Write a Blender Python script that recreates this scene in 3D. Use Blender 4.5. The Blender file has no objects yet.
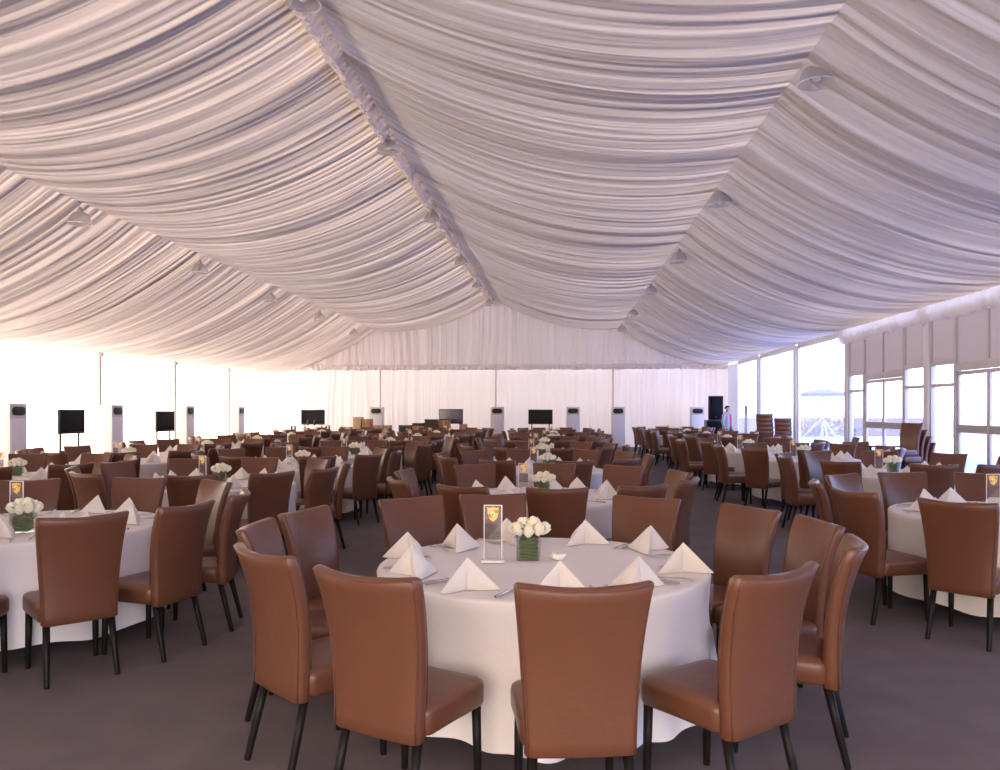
import bpy, bmesh, math, random
import numpy as np
from mathutils import Vector, Matrix

random.seed(7)
PI = math.pi
C = bpy.context.scene.collection
SC = bpy.context.scene

# ------------------------------------------------------------------ camera frame (1000 x 770)
F = 784.0
H = 1.57
VPX, VPY = 562.0, 411.0
TH = math.atan((VPX - 500.0) / F)
cT, sT = math.cos(TH), math.sin(TH)

def at(px, d, z=0.0, py=None):
    """Point of the place seen at column px, at camera depth d; its height is z, or follows from row py."""
    X = (px - VPX) * cT * d / F
    Y = (d + X * sT) / cT
    if py is not None:
        z = H + (VPY - py) * d / F
    return Vector((X, Y, z))

# ------------------------------------------------------------------ tent measures
XL, XR, YF, YB = -13.3, 7.2, -1.3, 34.6
EL, ER = 3.24, 3.62
RX, RZ = -3.0, H + 4.95
PLX, PLZ = -8.3, H + 3.62
PRX, PRZ = 2.5, H + 3.62
BAY = 4.37
BAYS = [YB - BAY * k for k in range(0, 10)]

# ------------------------------------------------------------------ materials
MATS = {}
def mat(name):
    m = bpy.data.materials.new(name)
    m.use_nodes = True
    nt = m.node_tree
    for n in list(nt.nodes):
        nt.nodes.remove(n)
    out = nt.nodes.new('ShaderNodeOutputMaterial')
    MATS[name] = m
    return m, nt, out

def N(nt, typ, **kw):
    n = nt.nodes.new(typ)
    for k, v in kw.items():
        if hasattr(n, k):
            setattr(n, k, v)
        else:
            n.inputs[k.replace('_', ' ')].default_value = v
    return n

def coords(nt, scale=(1, 1, 1)):
    tc = nt.nodes.new('ShaderNodeTexCoord')
    mp = nt.nodes.new('ShaderNodeMapping')
    mp.inputs['Scale'].default_value = scale
    nt.links.new(tc.outputs['Object'], mp.inputs['Vector'])
    return mp.outputs['Vector']

def principled(name, col, rough=0.5, metal=0.0, spec=0.5, noise=0.0, nscale=(20, 20, 20), bump=0.0, bscale=(200, 200, 200), coat=0.0, sheen=0.0):
    m, nt, out = mat(name)
    b = nt.nodes.new('ShaderNodeBsdfPrincipled')
    b.inputs['Base Color'].default_value = (*col, 1)
    b.inputs['Roughness'].default_value = rough
    b.inputs['Metallic'].default_value = metal
    b.inputs['Specular IOR Level'].default_value = spec
    b.inputs['Coat Weight'].default_value = coat
    b.inputs['Sheen Weight'].default_value = sheen
    if noise > 0:
        t = nt.nodes.new('ShaderNodeTexNoise')
        t.inputs['Scale'].default_value = 1.0
        t.inputs['Detail'].default_value = 3
        nt.links.new(coords(nt, nscale), t.inputs['Vector'])
        mx = nt.nodes.new('ShaderNodeMix'); mx.data_type = 'RGBA'
        mx.inputs[6].default_value = (*[max(0, c * (1 - noise)) for c in col], 1)
        mx.inputs[7].default_value = (*[min(1, c * (1 + noise)) for c in col], 1)
        nt.links.new(t.outputs['Fac'], mx.inputs[0])
        nt.links.new(mx.outputs[2], b.inputs['Base Color'])
    if bump > 0:
        t = nt.nodes.new('ShaderNodeTexNoise')
        t.inputs['Scale'].default_value = 1.0
        t.inputs['Detail'].default_value = 4
        nt.links.new(coords(nt, bscale), t.inputs['Vector'])
        bp = nt.nodes.new('ShaderNodeBump')
        bp.inputs['Strength'].default_value = bump
        bp.inputs['Distance'].default_value = 0.01
        nt.links.new(t.outputs['Fac'], bp.inputs['Height'])
        nt.links.new(bp.outputs['Normal'], b.inputs['Normal'])
    nt.links.new(b.outputs[0], out.inputs[0])
    return m

def fabric(name, col, trans, tcol=None, bscale=None, bump=0.0, bdist=0.02):
    """Woven cloth: part of the light is scattered back, part comes through."""
    m, nt, out = mat(name)
    d = nt.nodes.new('ShaderNodeBsdfDiffuse'); d.inputs['Color'].default_value = (*col, 1)
    t = nt.nodes.new('ShaderNodeBsdfTranslucent'); t.inputs['Color'].default_value = (*(tcol or col), 1)
    mx = nt.nodes.new('ShaderNodeMixShader'); mx.inputs[0].default_value = trans
    nt.links.new(d.outputs[0], mx.inputs[1]); nt.links.new(t.outputs[0], mx.inputs[2])
    if bump > 0:
        n = nt.nodes.new('ShaderNodeTexNoise'); n.inputs['Scale'].default_value = 1.0; n.inputs['Detail'].default_value = 5
        n.inputs['Roughness'].default_value = 0.62
        nt.links.new(coords(nt, bscale), n.inputs['Vector'])
        bp = nt.nodes.new('ShaderNodeBump'); bp.inputs['Strength'].default_value = bump; bp.inputs['Distance'].default_value = bdist
        nt.links.new(n.outputs['Fac'], bp.inputs['Height'])
        nt.links.new(bp.outputs[0], d.inputs['Normal']); nt.links.new(bp.outputs[0], t.inputs['Normal'])
    nt.links.new(mx.outputs[0], out.inputs[0])
    return m

def clear(name, tint=(1, 1, 1), milk=0.0, gloss=1.0, milkcol=(0.9, 0.9, 0.9)):
    """Thin clear sheet: see-through, a fresnel reflection and an optional milky share."""
    m, nt, out = mat(name)
    tr = nt.nodes.new('ShaderNodeBsdfTransparent'); tr.inputs['Color'].default_value = (*tint, 1)
    gl = nt.nodes.new('ShaderNodeBsdfGlossy'); gl.inputs['Roughness'].default_value = 0.03
    lw = nt.nodes.new('ShaderNodeLayerWeight'); lw.inputs['Blend'].default_value = 0.5
    pw = nt.nodes.new('ShaderNodeMath'); pw.operation = 'POWER'; pw.inputs[1].default_value = 5.0
    ml = nt.nodes.new('ShaderNodeMath'); ml.operation = 'MULTIPLY_ADD'; ml.inputs[1].default_value = 0.6 * gloss; ml.inputs[2].default_value = 0.03 * gloss
    nt.links.new(lw.outputs['Facing'], pw.inputs[0]); nt.links.new(pw.outputs[0], ml.inputs[0])
    mx = nt.nodes.new('ShaderNodeMixShader')
    nt.links.new(ml.outputs[0], mx.inputs[0]); nt.links.new(tr.outputs[0], mx.inputs[1]); nt.links.new(gl.outputs[0], mx.inputs[2])
    last = mx
    if milk > 0:
        d = nt.nodes.new('ShaderNodeBsdfDiffuse'); d.inputs['Color'].default_value = (*milkcol, 1)
        t = nt.nodes.new('ShaderNodeBsdfTranslucent'); t.inputs['Color'].default_value = (*milkcol, 1)
        a = nt.nodes.new('ShaderNodeMixShader'); a.inputs[0].default_value = 0.6
        nt.links.new(d.outputs[0], a.inputs[1]); nt.links.new(t.outputs[0], a.inputs[2])
        b = nt.nodes.new('ShaderNodeMixShader'); b.inputs[0].default_value = milk
        nt.links.new(mx.outputs[0], b.inputs[1]); nt.links.new(a.outputs[0], b.inputs[2])
        last = b
    nt.links.new(last.outputs[0], out.inputs[0])
    return m

LEATHER = principled('brown_leather', (0.142, 0.055, 0.030), rough=0.34, spec=0.5, noise=0.10, nscale=(6, 6, 6), bump=0.16, bscale=(22, 22, 30))
PIPING = principled('dark_piping', (0.115, 0.043, 0.022), rough=0.45)
BLACKLEG = principled('black_leg', (0.010, 0.008, 0.008), rough=0.42, spec=0.18)
CLOTH = fabric('white_tablecloth', (0.90, 0.865, 0.855), 0.06, bscale=(5, 5, 5), bump=0.25, bdist=0.02)
NAPKIN = fabric('white_napkin', (0.90, 0.86, 0.81), 0.14)
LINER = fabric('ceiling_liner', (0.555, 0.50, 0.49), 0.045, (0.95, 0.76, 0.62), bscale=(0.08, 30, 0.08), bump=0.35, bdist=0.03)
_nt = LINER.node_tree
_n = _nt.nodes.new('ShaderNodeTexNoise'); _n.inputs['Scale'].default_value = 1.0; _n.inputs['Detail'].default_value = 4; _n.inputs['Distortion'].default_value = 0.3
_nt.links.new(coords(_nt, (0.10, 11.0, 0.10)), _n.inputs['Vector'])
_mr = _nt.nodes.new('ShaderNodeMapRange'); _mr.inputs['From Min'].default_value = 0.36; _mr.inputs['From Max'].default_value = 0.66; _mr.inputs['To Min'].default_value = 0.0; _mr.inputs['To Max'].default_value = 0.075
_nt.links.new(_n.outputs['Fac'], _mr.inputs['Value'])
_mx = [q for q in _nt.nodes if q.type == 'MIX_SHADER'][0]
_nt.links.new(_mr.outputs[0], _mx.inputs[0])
GABLE = fabric('gable_drape', (0.74, 0.66, 0.63), 0.05, (0.9, 0.84, 0.80))
CURTAIN = fabric('back_curtain', (0.86, 0.81, 0.77), 0.115, (0.95, 0.86, 0.78), bscale=(14, 1, 0.6), bump=0.3)
FRONT = fabric('front_curtain', (0.86, 0.80, 0.74), 0.04, (0.95, 0.87, 0.78))
SIDEWALL = fabric('side_curtain', (0.88, 0.85, 0.81), 0.36, (0.95, 0.91, 0.86))
RUFFLE = fabric('ruffle', (0.90, 0.84, 0.82), 0.3)
CARPET = principled('carpet', (0.165, 0.14, 0.145), rough=0.95, spec=0.1, noise=0.22, nscale=(3, 3, 3), bump=0.35, bscale=(160, 160, 160))
FRAME = principled('painted_frame', (0.60, 0.56, 0.56), rough=0.45)
POSTW = principled('white_post', (0.78, 0.77, 0.78), rough=0.4)
POSTG = principled('grey_post', (0.42, 0.40, 0.40), rough=0.5)
TANPANEL = fabric('tan_panel', (0.66, 0.58, 0.55), 0.30, (0.7, 0.6, 0.55))
GLASS = clear('window_glass', (0.97, 0.985, 1.0), milk=0.03)
PVC = clear('clear_sheet', (0.96, 0.97, 1.0), milk=0.11, milkcol=(0.9, 0.9, 0.95))
MILKY = clear('milky_sheet', (0.97, 0.97, 1.0), milk=0.72, milkcol=(0.94, 0.94, 0.96))
VASEGLASS = clear('vase_glass', (0.86, 0.88, 0.88), milk=0.03, gloss=1.4)
ACRYLIC = clear('clear_acrylic', (0.97, 0.97, 0.98), milk=0.07, gloss=0.8)
ACRYEDGE = principled('acrylic_edge', (0.93, 0.91, 0.91), rough=0.15)
CARDGREY = clear('printed_film', (0.75, 0.72, 0.72), milk=0.30, milkcol=(0.45, 0.38, 0.38))
GOLD = principled('gold_print', (0.95, 0.62, 0.16), rough=0.35)
CRESTDARK = principled('crest_dark', (0.22, 0.05, 0.02), rough=0.5)
CRESTPALE = principled('crest_pale', (0.97, 0.84, 0.42), rough=0.4)
ROSE = principled('cream_rose', (0.92, 0.89, 0.72), rough=0.6, noise=0.06, nscale=(60, 60, 60))
LEAF = principled('green_leaf', (0.14, 0.20, 0.035), rough=0.45, noise=0.4, nscale=(30, 30, 60))
LEAFD = principled('dark_leaf', (0.045, 0.085, 0.02), rough=0.5)
CERAMIC = principled('white_ceramic', (0.94, 0.91, 0.88), rough=0.25)
WAX = principled('candle_wax', (0.9, 0.87, 0.8), rough=0.5)
STEEL = principled('steel_cutlery', (0.62, 0.60, 0.60), rough=0.22, metal=1.0)
ALU = principled('lamp_metal', (0.55, 0.53, 0.53), rough=0.35, metal=0.7)
SHADE = clear('lamp_shade', (0.95, 0.93, 0.93), milk=0.6, gloss=2.2, milkcol=(0.76, 0.73, 0.72))
BULB = principled('lamp_bulb', (0.92, 0.90, 0.88), rough=0.1)
ACWHITE = principled('appliance_white', (0.64, 0.61, 0.61), rough=0.4)
ACSIDE = principled('appliance_panel', (0.80, 0.77, 0.82), rough=0.4)
BLACK = principled('black_plastic', (0.012, 0.012, 0.014), rough=0.35)
SCREEN = principled('dark_screen', (0.008, 0.009, 0.012), rough=0.2, spec=0.1)
TVSTAND = principled('dark_stand', (0.05, 0.03, 0.025), rough=0.5)
CARTON = principled('carton', (0.42, 0.23, 0.12), rough=0.8, noise=0.15, nscale=(4, 4, 4))
CARTONP = principled('pale_carton', (0.62, 0.42, 0.26), rough=0.8, noise=0.08, nscale=(4, 4, 4))
CRATE = principled('dark_crate', (0.085, 0.055, 0.035), rough=0.6)
CRATEIN = principled('crate_lining', (0.045, 0.035, 0.022), rough=0.7)
GLOSSY = principled('glossy_display', (0.07, 0.065, 0.10), rough=0.06, spec=0.8)  # base colour lightened to carry the bright reflection on this screen
TAPE = principled('packing_tape', (0.55, 0.38, 0.22), rough=0.4)
SKIN = principled('skin', (0.55, 0.31, 0.22), rough=0.5)
HAIR = principled('dark_hair', (0.015, 0.011, 0.010), rough=0.5)
JACKET = principled('pale_jacket', (0.44, 0.46, 0.52), rough=0.8, noise=0.1, nscale=(10, 10, 10))
SHIRT = principled('red_shirt', (0.62, 0.05, 0.06), rough=0.8)
TROUSER = principled('dark_trousers', (0.02, 0.02, 0.028), rough=0.8)
GROUND = principled('pale_paving', (0.50, 0.48, 0.46), rough=0.9, noise=0.06, nscale=(0.6, 0.6, 0.6))
CANOPYGREY = principled('grey_canopy', (0.16, 0.16, 0.21), rough=0.8)
HEDGE = principled('hedge_green', (0.15, 0.16, 0.15), rough=0.8, noise=0.4, nscale=(4, 4, 4))
PINK = principled('pink_blossom', (0.55, 0.22, 0.26), rough=0.7)
OUTWALL = principled('garden_wall', (0.13, 0.12, 0.17), rough=0.9)
DARKTOP = principled('dark_table_top', (0.03, 0.025, 0.03), rough=0.25)
PAPER = principled('white_paper', (0.85, 0.83, 0.81), rough=0.7)

# ------------------------------------------------------------------ object helpers
def link(name, me, parent=None, m=None):
    o = bpy.data.objects.new(name, me)
    C.objects.link(o)
    if parent is not None:
        o.parent = parent
    if m is not None:
        for x in (m if isinstance(m, (list, tuple)) else [m]):
            me.materials.append(x)
    return o

def bmobj(name, bm, m, parent=None, smooth=True, angle=None):
    me = bpy.data.meshes.new(name)
    bmesh.ops.recalc_face_normals(bm, faces=bm.faces[:])
    bm.to_mesh(me); bm.free()
    if smooth:
        for p in me.polygons:
            p.use_smooth = True
        if angle is not None:
            me.set_sharp_from_angle(angle=angle)
    return link(name, me, parent, m)

def empty(name, loc=(0, 0, 0), rz=0.0):
    o = bpy.data.objects.new(name, None)
    o.empty_display_size = 0.1
    C.objects.link(o)
    o.location = loc; o.rotation_euler = (0, 0, rz)
    return o

def tag(o, label, cat, group=None, kind=None):
    o['label'] = label; o['category'] = cat
    if group: o['group'] = group
    if kind: o['kind'] = kind
    return o

def struct(o):
    o['kind'] = 'structure'
    return o

def copy_tree(o, parent=None):
    c = o.copy(); C.objects.link(c); c.parent = parent
    for ch in o.children:
        copy_tree(ch, c)
    return c

# ------------------------------------------------------------------ mesh helpers
def box(bm, c, s, bev=0.0, seg=2, rot=None, mi=0):
    r = bmesh.ops.create_cube(bm, size=1.0)
    vs = r['verts']
    bmesh.ops.scale(bm, vec=s, verts=vs)
    fs = {f for v in vs for f in v.link_faces}
    if bev > 0:
        es = list({e for v in vs for e in v.link_edges})
        rr = bmesh.ops.bevel(bm, geom=es, offset=bev, segments=seg, affect='EDGES', profile=0.6)
        vs = list({v for f in rr['faces'] for v in f.verts} | {v for v in vs if v.is_valid})
        fs = {f for v in vs for f in v.link_faces}
    if rot is not None:
        bmesh.ops.rotate(bm, cent=(0, 0, 0), matrix=rot, verts=vs)
    bmesh.ops.translate(bm, vec=c, verts=vs)
    for f in fs:
        f.material_index = mi
    return vs

def loft(bm, rings, cap=True, mi=0):
    prev = None; first = None
    for r in rings:
        cur = [bm.verts.new(p) for p in r]
        if prev:
            n = len(cur)
            for i in range(n):
                f = bm.faces.new((prev[i], prev[(i + 1) % n], cur[(i + 1) % n], cur[i])); f.material_index = mi
        else:
            first = cur
        prev = cur
    if cap:
        f = bm.faces.new(list(reversed(first))); f.material_index = mi
        f = bm.faces.new(prev); f.material_index = mi

def tube(bm, pts, rads, n=10, mi=0, cap=True):
    pts = [Vector(p) for p in pts]
    if not isinstance(rads, (list, tuple)): rads = [rads] * len(pts)
    rings = []
    up = None
    for i, p in enumerate(pts):
        d = (pts[min(i + 1, len(pts) - 1)] - pts[max(i - 1, 0)]).normalized()
        if up is None:
            up = Vector((0, 0, 1)) if abs(d.z) < 0.9 else Vector((1, 0, 0))
        a = d.cross(up).normalized(); b = d.cross(a).normalized()
        rings.append([p + (a * math.cos(2 * PI * k / n) + b * math.sin(2 * PI * k / n)) * rads[i] for k in range(n)])
    loft(bm, rings, cap, mi)

def lathe(bm, prof, n=24, c=(0, 0, 0), cap=True, mi=0, wob=None):
    rings = []
    for r, z in prof:
        rings.append([(c[0] + (r if wob is None else r * wob(2 * PI * k / n, z)) * math.cos(2 * PI * k / n),
                       c[1] + (r if wob is None else r * wob(2 * PI * k / n, z)) * math.sin(2 * PI * k / n), c[2] + z) for k in range(n)])
    loft(bm, rings, cap, mi)

def rrect(hx, hy, r, nc=4, nx=0, ny=0):
    """Rounded rectangle, counter-clockwise, with extra points on the straight sides."""
    pts = []
    corners = [(hx - r, hy - r, 0), (-hx + r, hy - r, PI / 2), (-hx + r, -hy + r, PI), (hx - r, -hy + r, 1.5 * PI)]
    for q, (cx, cy, a0) in enumerate(corners):
        arc = [(cx + r * math.cos(a0 + PI / 2 * k / nc), cy + r * math.sin(a0 + PI / 2 * k / nc)) for k in range(nc + 1)]
        pts += arc
        nx_, = ((nx,) if q % 2 == 0 else (ny,))
        nxt = corners[(q + 1) % 4]
        a1 = nxt[2]
        e = (nxt[0] + r * math.cos(a1), nxt[1] + r * math.sin(a1))
        s = arc[-1]
        for k in range(1, nx_ + 1):
            t = k / (nx_ + 1)
            pts.append((s[0] + (e[0] - s[0]) * t, s[1] + (e[1] - s[1]) * t))
    return pts

def grid_mesh(name, P, m, parent=None, flip=False):
    """P: array (n, m, 3) -> smooth grid mesh."""
    n, k = P.shape[:2]
    idx = np.arange(n * k).reshape(n, k)
    q = np.stack([idx[:-1, :-1], idx[1:, :-1], idx[1:, 1:], idx[:-1, 1:]], axis=-1).reshape(-1, 4)
    if flip: q = q[:, ::-1]
    return np_mesh(name, P.reshape(-1, 3), q, m, parent)

def np_mesh(name, V, Q, m, parent=None):
    me = bpy.data.meshes.new(name)
    me.vertices.add(len(V)); me.vertices.foreach_set('co', np.ascontiguousarray(V, dtype=np.float32).ravel())
    me.loops.add(Q.size); me.loops.foreach_set('vertex_index', np.ascontiguousarray(Q, dtype=np.int32).ravel())
    me.polygons.add(len(Q)); me.polygons.foreach_set('loop_start', np.arange(0, Q.size, 4, dtype=np.int32))
    me.polygons.foreach_set('use_smooth', np.ones(len(Q), dtype=bool))
    me.update(calc_edges=True); me.validate()
    return link(name, me, parent, m)

_rng = np.random.RandomState(11)
_TAB = _rng.rand(64, 4096)
def vn(x, seed=0):
    i = np.floor(x).astype(int); f = x - i; f = f * f * (3 - 2 * f)
    T = _TAB[seed % 64]
    return T[i % 4096] * (1 - f) + T[(i + 1) % 4096] * f
def vn2(x, y, seed=0):
    i = np.floor(y).astype(int); f = y - i; f = f * f * (3 - 2 * f)
    def row(j):
        return _TAB[(seed * 13 + j * 7) % 64, (np.floor(x).astype(int) + j * 131) % 4096], _TAB[(seed * 13 + j * 7) % 64, (np.floor(x).astype(int) + 1 + j * 131) % 4096]
    fx = x - np.floor(x); fx = fx * fx * (3 - 2 * fx)
    a0, a1 = row(i); b0, b1 = row(i + 1)
    return (a0 * (1 - fx) + a1 * fx) * (1 - f) + (b0 * (1 - fx) + b1 * fx) * f
def ridged(x, seed):
    return 1 - np.abs(2 * vn(x, seed) - 1)

# ================================================================== SETTING
# floor and ground
bm = bmesh.new(); box(bm, ((XL + XR) / 2, (YF + YB) / 2, -0.05), (XR - XL, YB - YF, 0.1))
struct(bmobj('floor', bm, CARPET, smooth=False))
bm = bmesh.new(); box(bm, (0, 20, -0.18), (260, 260, 0.1))
struct(bmobj('ground', bm, GROUND, smooth=False))

BLUEBOUNCE = principled('blue_bounce', (0.22, 0.38, 0.78), rough=0.85, noise=0.06, nscale=(0.6, 0.6, 0.6))  # blue slab added outside to bounce blue light up to the ceiling
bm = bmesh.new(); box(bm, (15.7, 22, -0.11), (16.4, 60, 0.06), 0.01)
struct(bmobj('ground_bounce', bm, BLUEBOUNCE, smooth=False))

# ceiling liner: four swagged, pleated lengths
def liner_panel(a, b, sag, seed, lo, hi, step):
    ys = np.arange(lo, hi + step * 0.5, step); ys[-1] = hi
    nt_ = 26
    t = np.linspace(0, 1, nt_)
    Yg, T = np.meshgrid(ys, t, indexing='ij')
    X = a[0] + (b[0] - a[0]) * T
    sg = sag * (1 + 0.12 * (vn(Yg / 2.3, seed + 5) - 0.5))
    Z = a[1] + (b[1] - a[1]) * T - sg * 4 * T * (1 - T)
    warp = (vn2(Yg / 1.1, T * 1.7 + 3, seed) - 0.5) * 0.30 * (0.25 + T * (1 - T) * 3)
    yy = Yg + warp + 50
    amp = np.minimum(1, 10 * T * (1 - T))
    h = (0.042 * ridged(yy / 0.62, seed + 1) * (0.4 + vn2(Yg / 1.3, T * 2.2, seed + 9))
         + 0.038 * ridged(yy / 0.22, seed + 2) * (0.35 + 1.1 * vn2(Yg / 0.9, T * 2.5 + 5, seed + 10))
         + 0.029 * ridged(yy / 0.105, seed + 3) * (0.5 + vn2(Yg / 0.7, T * 2 + 9, seed + 11))
         + 0.014 * ridged(yy / 0.058, seed + 4))
    h = (h - 0.055) * amp
    Z = Z - h * 0.9
    return np.stack([X, Yg, Z], axis=-1)

parts = []
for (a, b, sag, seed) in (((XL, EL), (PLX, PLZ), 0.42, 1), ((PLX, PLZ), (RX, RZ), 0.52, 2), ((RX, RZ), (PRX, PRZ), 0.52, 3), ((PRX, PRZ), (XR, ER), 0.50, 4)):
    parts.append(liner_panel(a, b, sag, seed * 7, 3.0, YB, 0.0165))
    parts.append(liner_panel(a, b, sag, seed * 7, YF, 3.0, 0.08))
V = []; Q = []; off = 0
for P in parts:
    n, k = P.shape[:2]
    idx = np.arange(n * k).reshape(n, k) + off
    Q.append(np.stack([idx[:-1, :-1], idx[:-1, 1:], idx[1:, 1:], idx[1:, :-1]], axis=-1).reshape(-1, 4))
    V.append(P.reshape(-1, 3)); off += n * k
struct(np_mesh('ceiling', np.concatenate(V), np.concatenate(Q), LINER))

def ruffle(name, p0, p1, h, out, amp=0.05, wave=0.11, seed=0, m=None, step=0.02, belly=0.0):
    """Gathered strip from p0 to p1 that hangs h and bulges towards out."""
    p0 = Vector(p0); p1 = Vector(p1); L = (p1 - p0).length
    n = int(L / step) + 1; k = 9
    s = np.linspace(0, L, n); t = np.linspace(0, 1, k)
    S, T = np.meshgrid(s, t, indexing='ij')
    d = (p1 - p0) / L; o = Vector(out).normalized()
    g = (ridged(S / wave + 40, seed) - 0.5) * 0.6 + (vn2(S / (wave * 0.6), T * 2.3 + 1, seed + 3) - 0.5) * 1.2
    D = amp * g * (0.25 + 1.1 * T) + belly * np.sin(PI * T)
    drop = h * (1 + 0.18 * (vn(S / (wave * 1.3), seed + 6) - 0.5)) * T
    P = np.stack([p0.x + d.x * S + o.x * D, p0.y + d.y * S + o.y * D, p0.z + d.z * S - drop + o.z * D], axis=-1)
    return struct(grid_mesh(name, P, m or RUFFLE))

# ridge ruffle, side valance and back valance
ruffle('trim_1', (RX, 3.0, RZ + 0.02), (RX, YB - 0.05, RZ + 0.02), 0.40, (-1, 0, 0), 0.06, 0.06, 3, belly=0.12, step=0.012)
ruffle('trim_2', (XR - 0.10, -1.2, ER + 0.06), (XR - 0.10, 20.6, ER + 0.06), 0.40, (-1, 0, 0), 0.09, 0.16, 8, belly=0.07)
ruffle('trim_3', (XL + 0.1, YB - 0.22, 3.62), (XR - 0.1, YB - 0.22, 3.62), 0.24, (0, -1, 0), 0.09, 0.15, 12, belly=0.05)

# back wall: pleated curtain below, gathered gable drape above
xs = np.arange(XL, XR + 0.001, 0.022)
def drape(name, z0, ztop, yb, amp, m, seed, waves, rows=7):
    zt = ztop if isinstance(ztop, np.ndarray) else np.full_like(xs, ztop)
    t = np.linspace(0, 1, rows)
    Xg, T = np.meshgrid(xs, t, indexing='ij')
    Zg = z0 + (zt[:, None] - z0) * T
    xx = Xg + (vn2(Xg / 0.8, T * 2 + 1, seed) - 0.5) * 0.25
    g = sum(a * (ridged(xx / w + 70, seed + i) - 0.5) for i, (w, a) in enumerate(waves))
    P = np.stack([Xg, yb + amp * g, Zg], axis=-1)
    return struct(grid_mesh(name, P, m))
top = np.interp(xs, [XL, PLX, RX, PRX, XR], [EL + 0.3, PLZ + 0.15, RZ + 0.1, PRZ + 0.15, ER + 0.3])
drape('wall_back', 0.0, 3.62, YB - 0.05, 0.09, CURTAIN, 20, ((0.55, 0.6), (0.21, 0.5), (0.10, 0.3)))
drape('wall_back_gable', 3.40, top, YB - 0.15, 0.10, GABLE, 26, ((0.33, 0.7), (0.15, 0.7), (0.075, 0.4)))
# curtain ties where the frame's verticals stand behind the cloth
k = 3
for px in (376.0, 495.0, 613.0):
    k += 1
    p = at(px, 34.2); bm = bmesh.new()
    tube(bm, [(p.x, YB - 0.13, 0.0), (p.x, YB - 0.13, 3.5)], 0.035, 8)
    struct(bmobj('trim_%d' % k, bm, GABLE))

# side curtain and the front end
ys = np.arange(YF, YB + 0.001, 0.035)
def sidewall(name, x, m, seed, amp):
    t = np.linspace(0, 1, 6)
    Yg, T = np.meshgrid(ys, t, indexing='ij')
    g = 0.6 * (vn(Yg / 0.8, seed) - 0.5) + 0.35 * (ridged(Yg / 0.3 + T * 0.3, seed + 1) - 0.5)
    return struct(grid_mesh(name, np.stack([x + amp * g, Yg, T * (EL + 0.12)], axis=-1), m))
sidewall('wall_left', XL, SIDEWALL, 31, 0.07)
bm = bmesh.new()                                   # unseen opening behind the camera, placed and sized to light the near chairs
EX0, EX1, EZ = -3.6, 3.4, 2.9
box(bm, ((XL + EX0) / 2, YF, 1.8), (EX0 - XL, 0.02, 3.6)); box(bm, ((XR + EX1) / 2, YF, 1.8), (XR - EX1, 0.02, 3.6))
box(bm, ((EX0 + EX1) / 2, YF, (EZ + 3.6) / 2), (EX1 - EX0, 0.02, 3.6 - EZ)); box(bm, ((XL + XR) / 2, YF, 5.1), (XR - XL, 0.02, 3.0))
struct(bmobj('wall_front', bm, FRONT, smooth=False))
for Yb in BAYS[1:8]:
    k += 1
    bm = bmesh.new(); box(bm, (XL + 0.10, Yb, 1.63), (0.07, 0.09, 3.26), 0.008)
    box(bm, (XL + 0.10, Yb, 0.01), (0.16, 0.18, 0.02), 0.004); box(bm, (XL + 0.13, Yb, 3.18), (0.12, 0.12, 0.10), 0.01)
    struct(bmobj('trim_%d' % k, bm, POSTG, angle=0.6))

# ------------------------------------------------------------------ glazed side
P0 = at(848, 19.75).y          # first big post
glz = {'w': 0, 'd': 0}
def bar(bm, y0, y1, z0, z1, depth=0.08, x=XR, bev=0.006):
    box(bm, (x, (y0 + y1) / 2, (z0 + z1) / 2), (depth, abs(y1 - y0), z1 - z0), bev)
def big_post(Yp, m=POSTW, w=0.20):
    global k
    k += 1
    bm = bmesh.new(); bar(bm, Yp - w / 2, Yp + w / 2, 0, ER - 0.05, 0.16)
    box(bm, (XR, Yp, 0.012), (0.26, w + 0.12, 0.024), 0.004)
    struct(bmobj('trim_%d' % k, bm, m, angle=0.6))
def sidelight(y0, y1):
    """Fixed light: tan panel above, transom, tall pane."""
    glz['w'] += 1
    w = 0.055
    bm = bmesh.new()
    bar(bm, y0, y0 + w, 0, 3.5); bar(bm, y1 - w, y1, 0, 3.5)
    for z0, z1 in ((0, 0.09), (2.03, 2.09), (2.44, 2.52), (3.42, 3.5)):
        bar(bm, y0 + w, y1 - w, z0, z1)
    fr = struct(bmobj('window_%d' % glz['w'], bm, FRAME, angle=0.6))
    bm = bmesh.new(); box(bm, (XR + 0.01, (y0 + y1) / 2, 1.06), (0.008, y1 - y0 - 2 * w, 1.94)); box(bm, (XR + 0.01, (y0 + y1) / 2, 2.265), (0.008, y1 - y0 - 2 * w, 0.35))
    bmobj('pane', bm, GLASS, fr, smooth=False)
    bm = bmesh.new(); box(bm, (XR + 0.0, (y0 + y1) / 2, 2.97), (0.02, y1 - y0 - 2 * w, 0.9)); bmobj('panel', bm, TANPANEL, fr, smooth=False)
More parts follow.
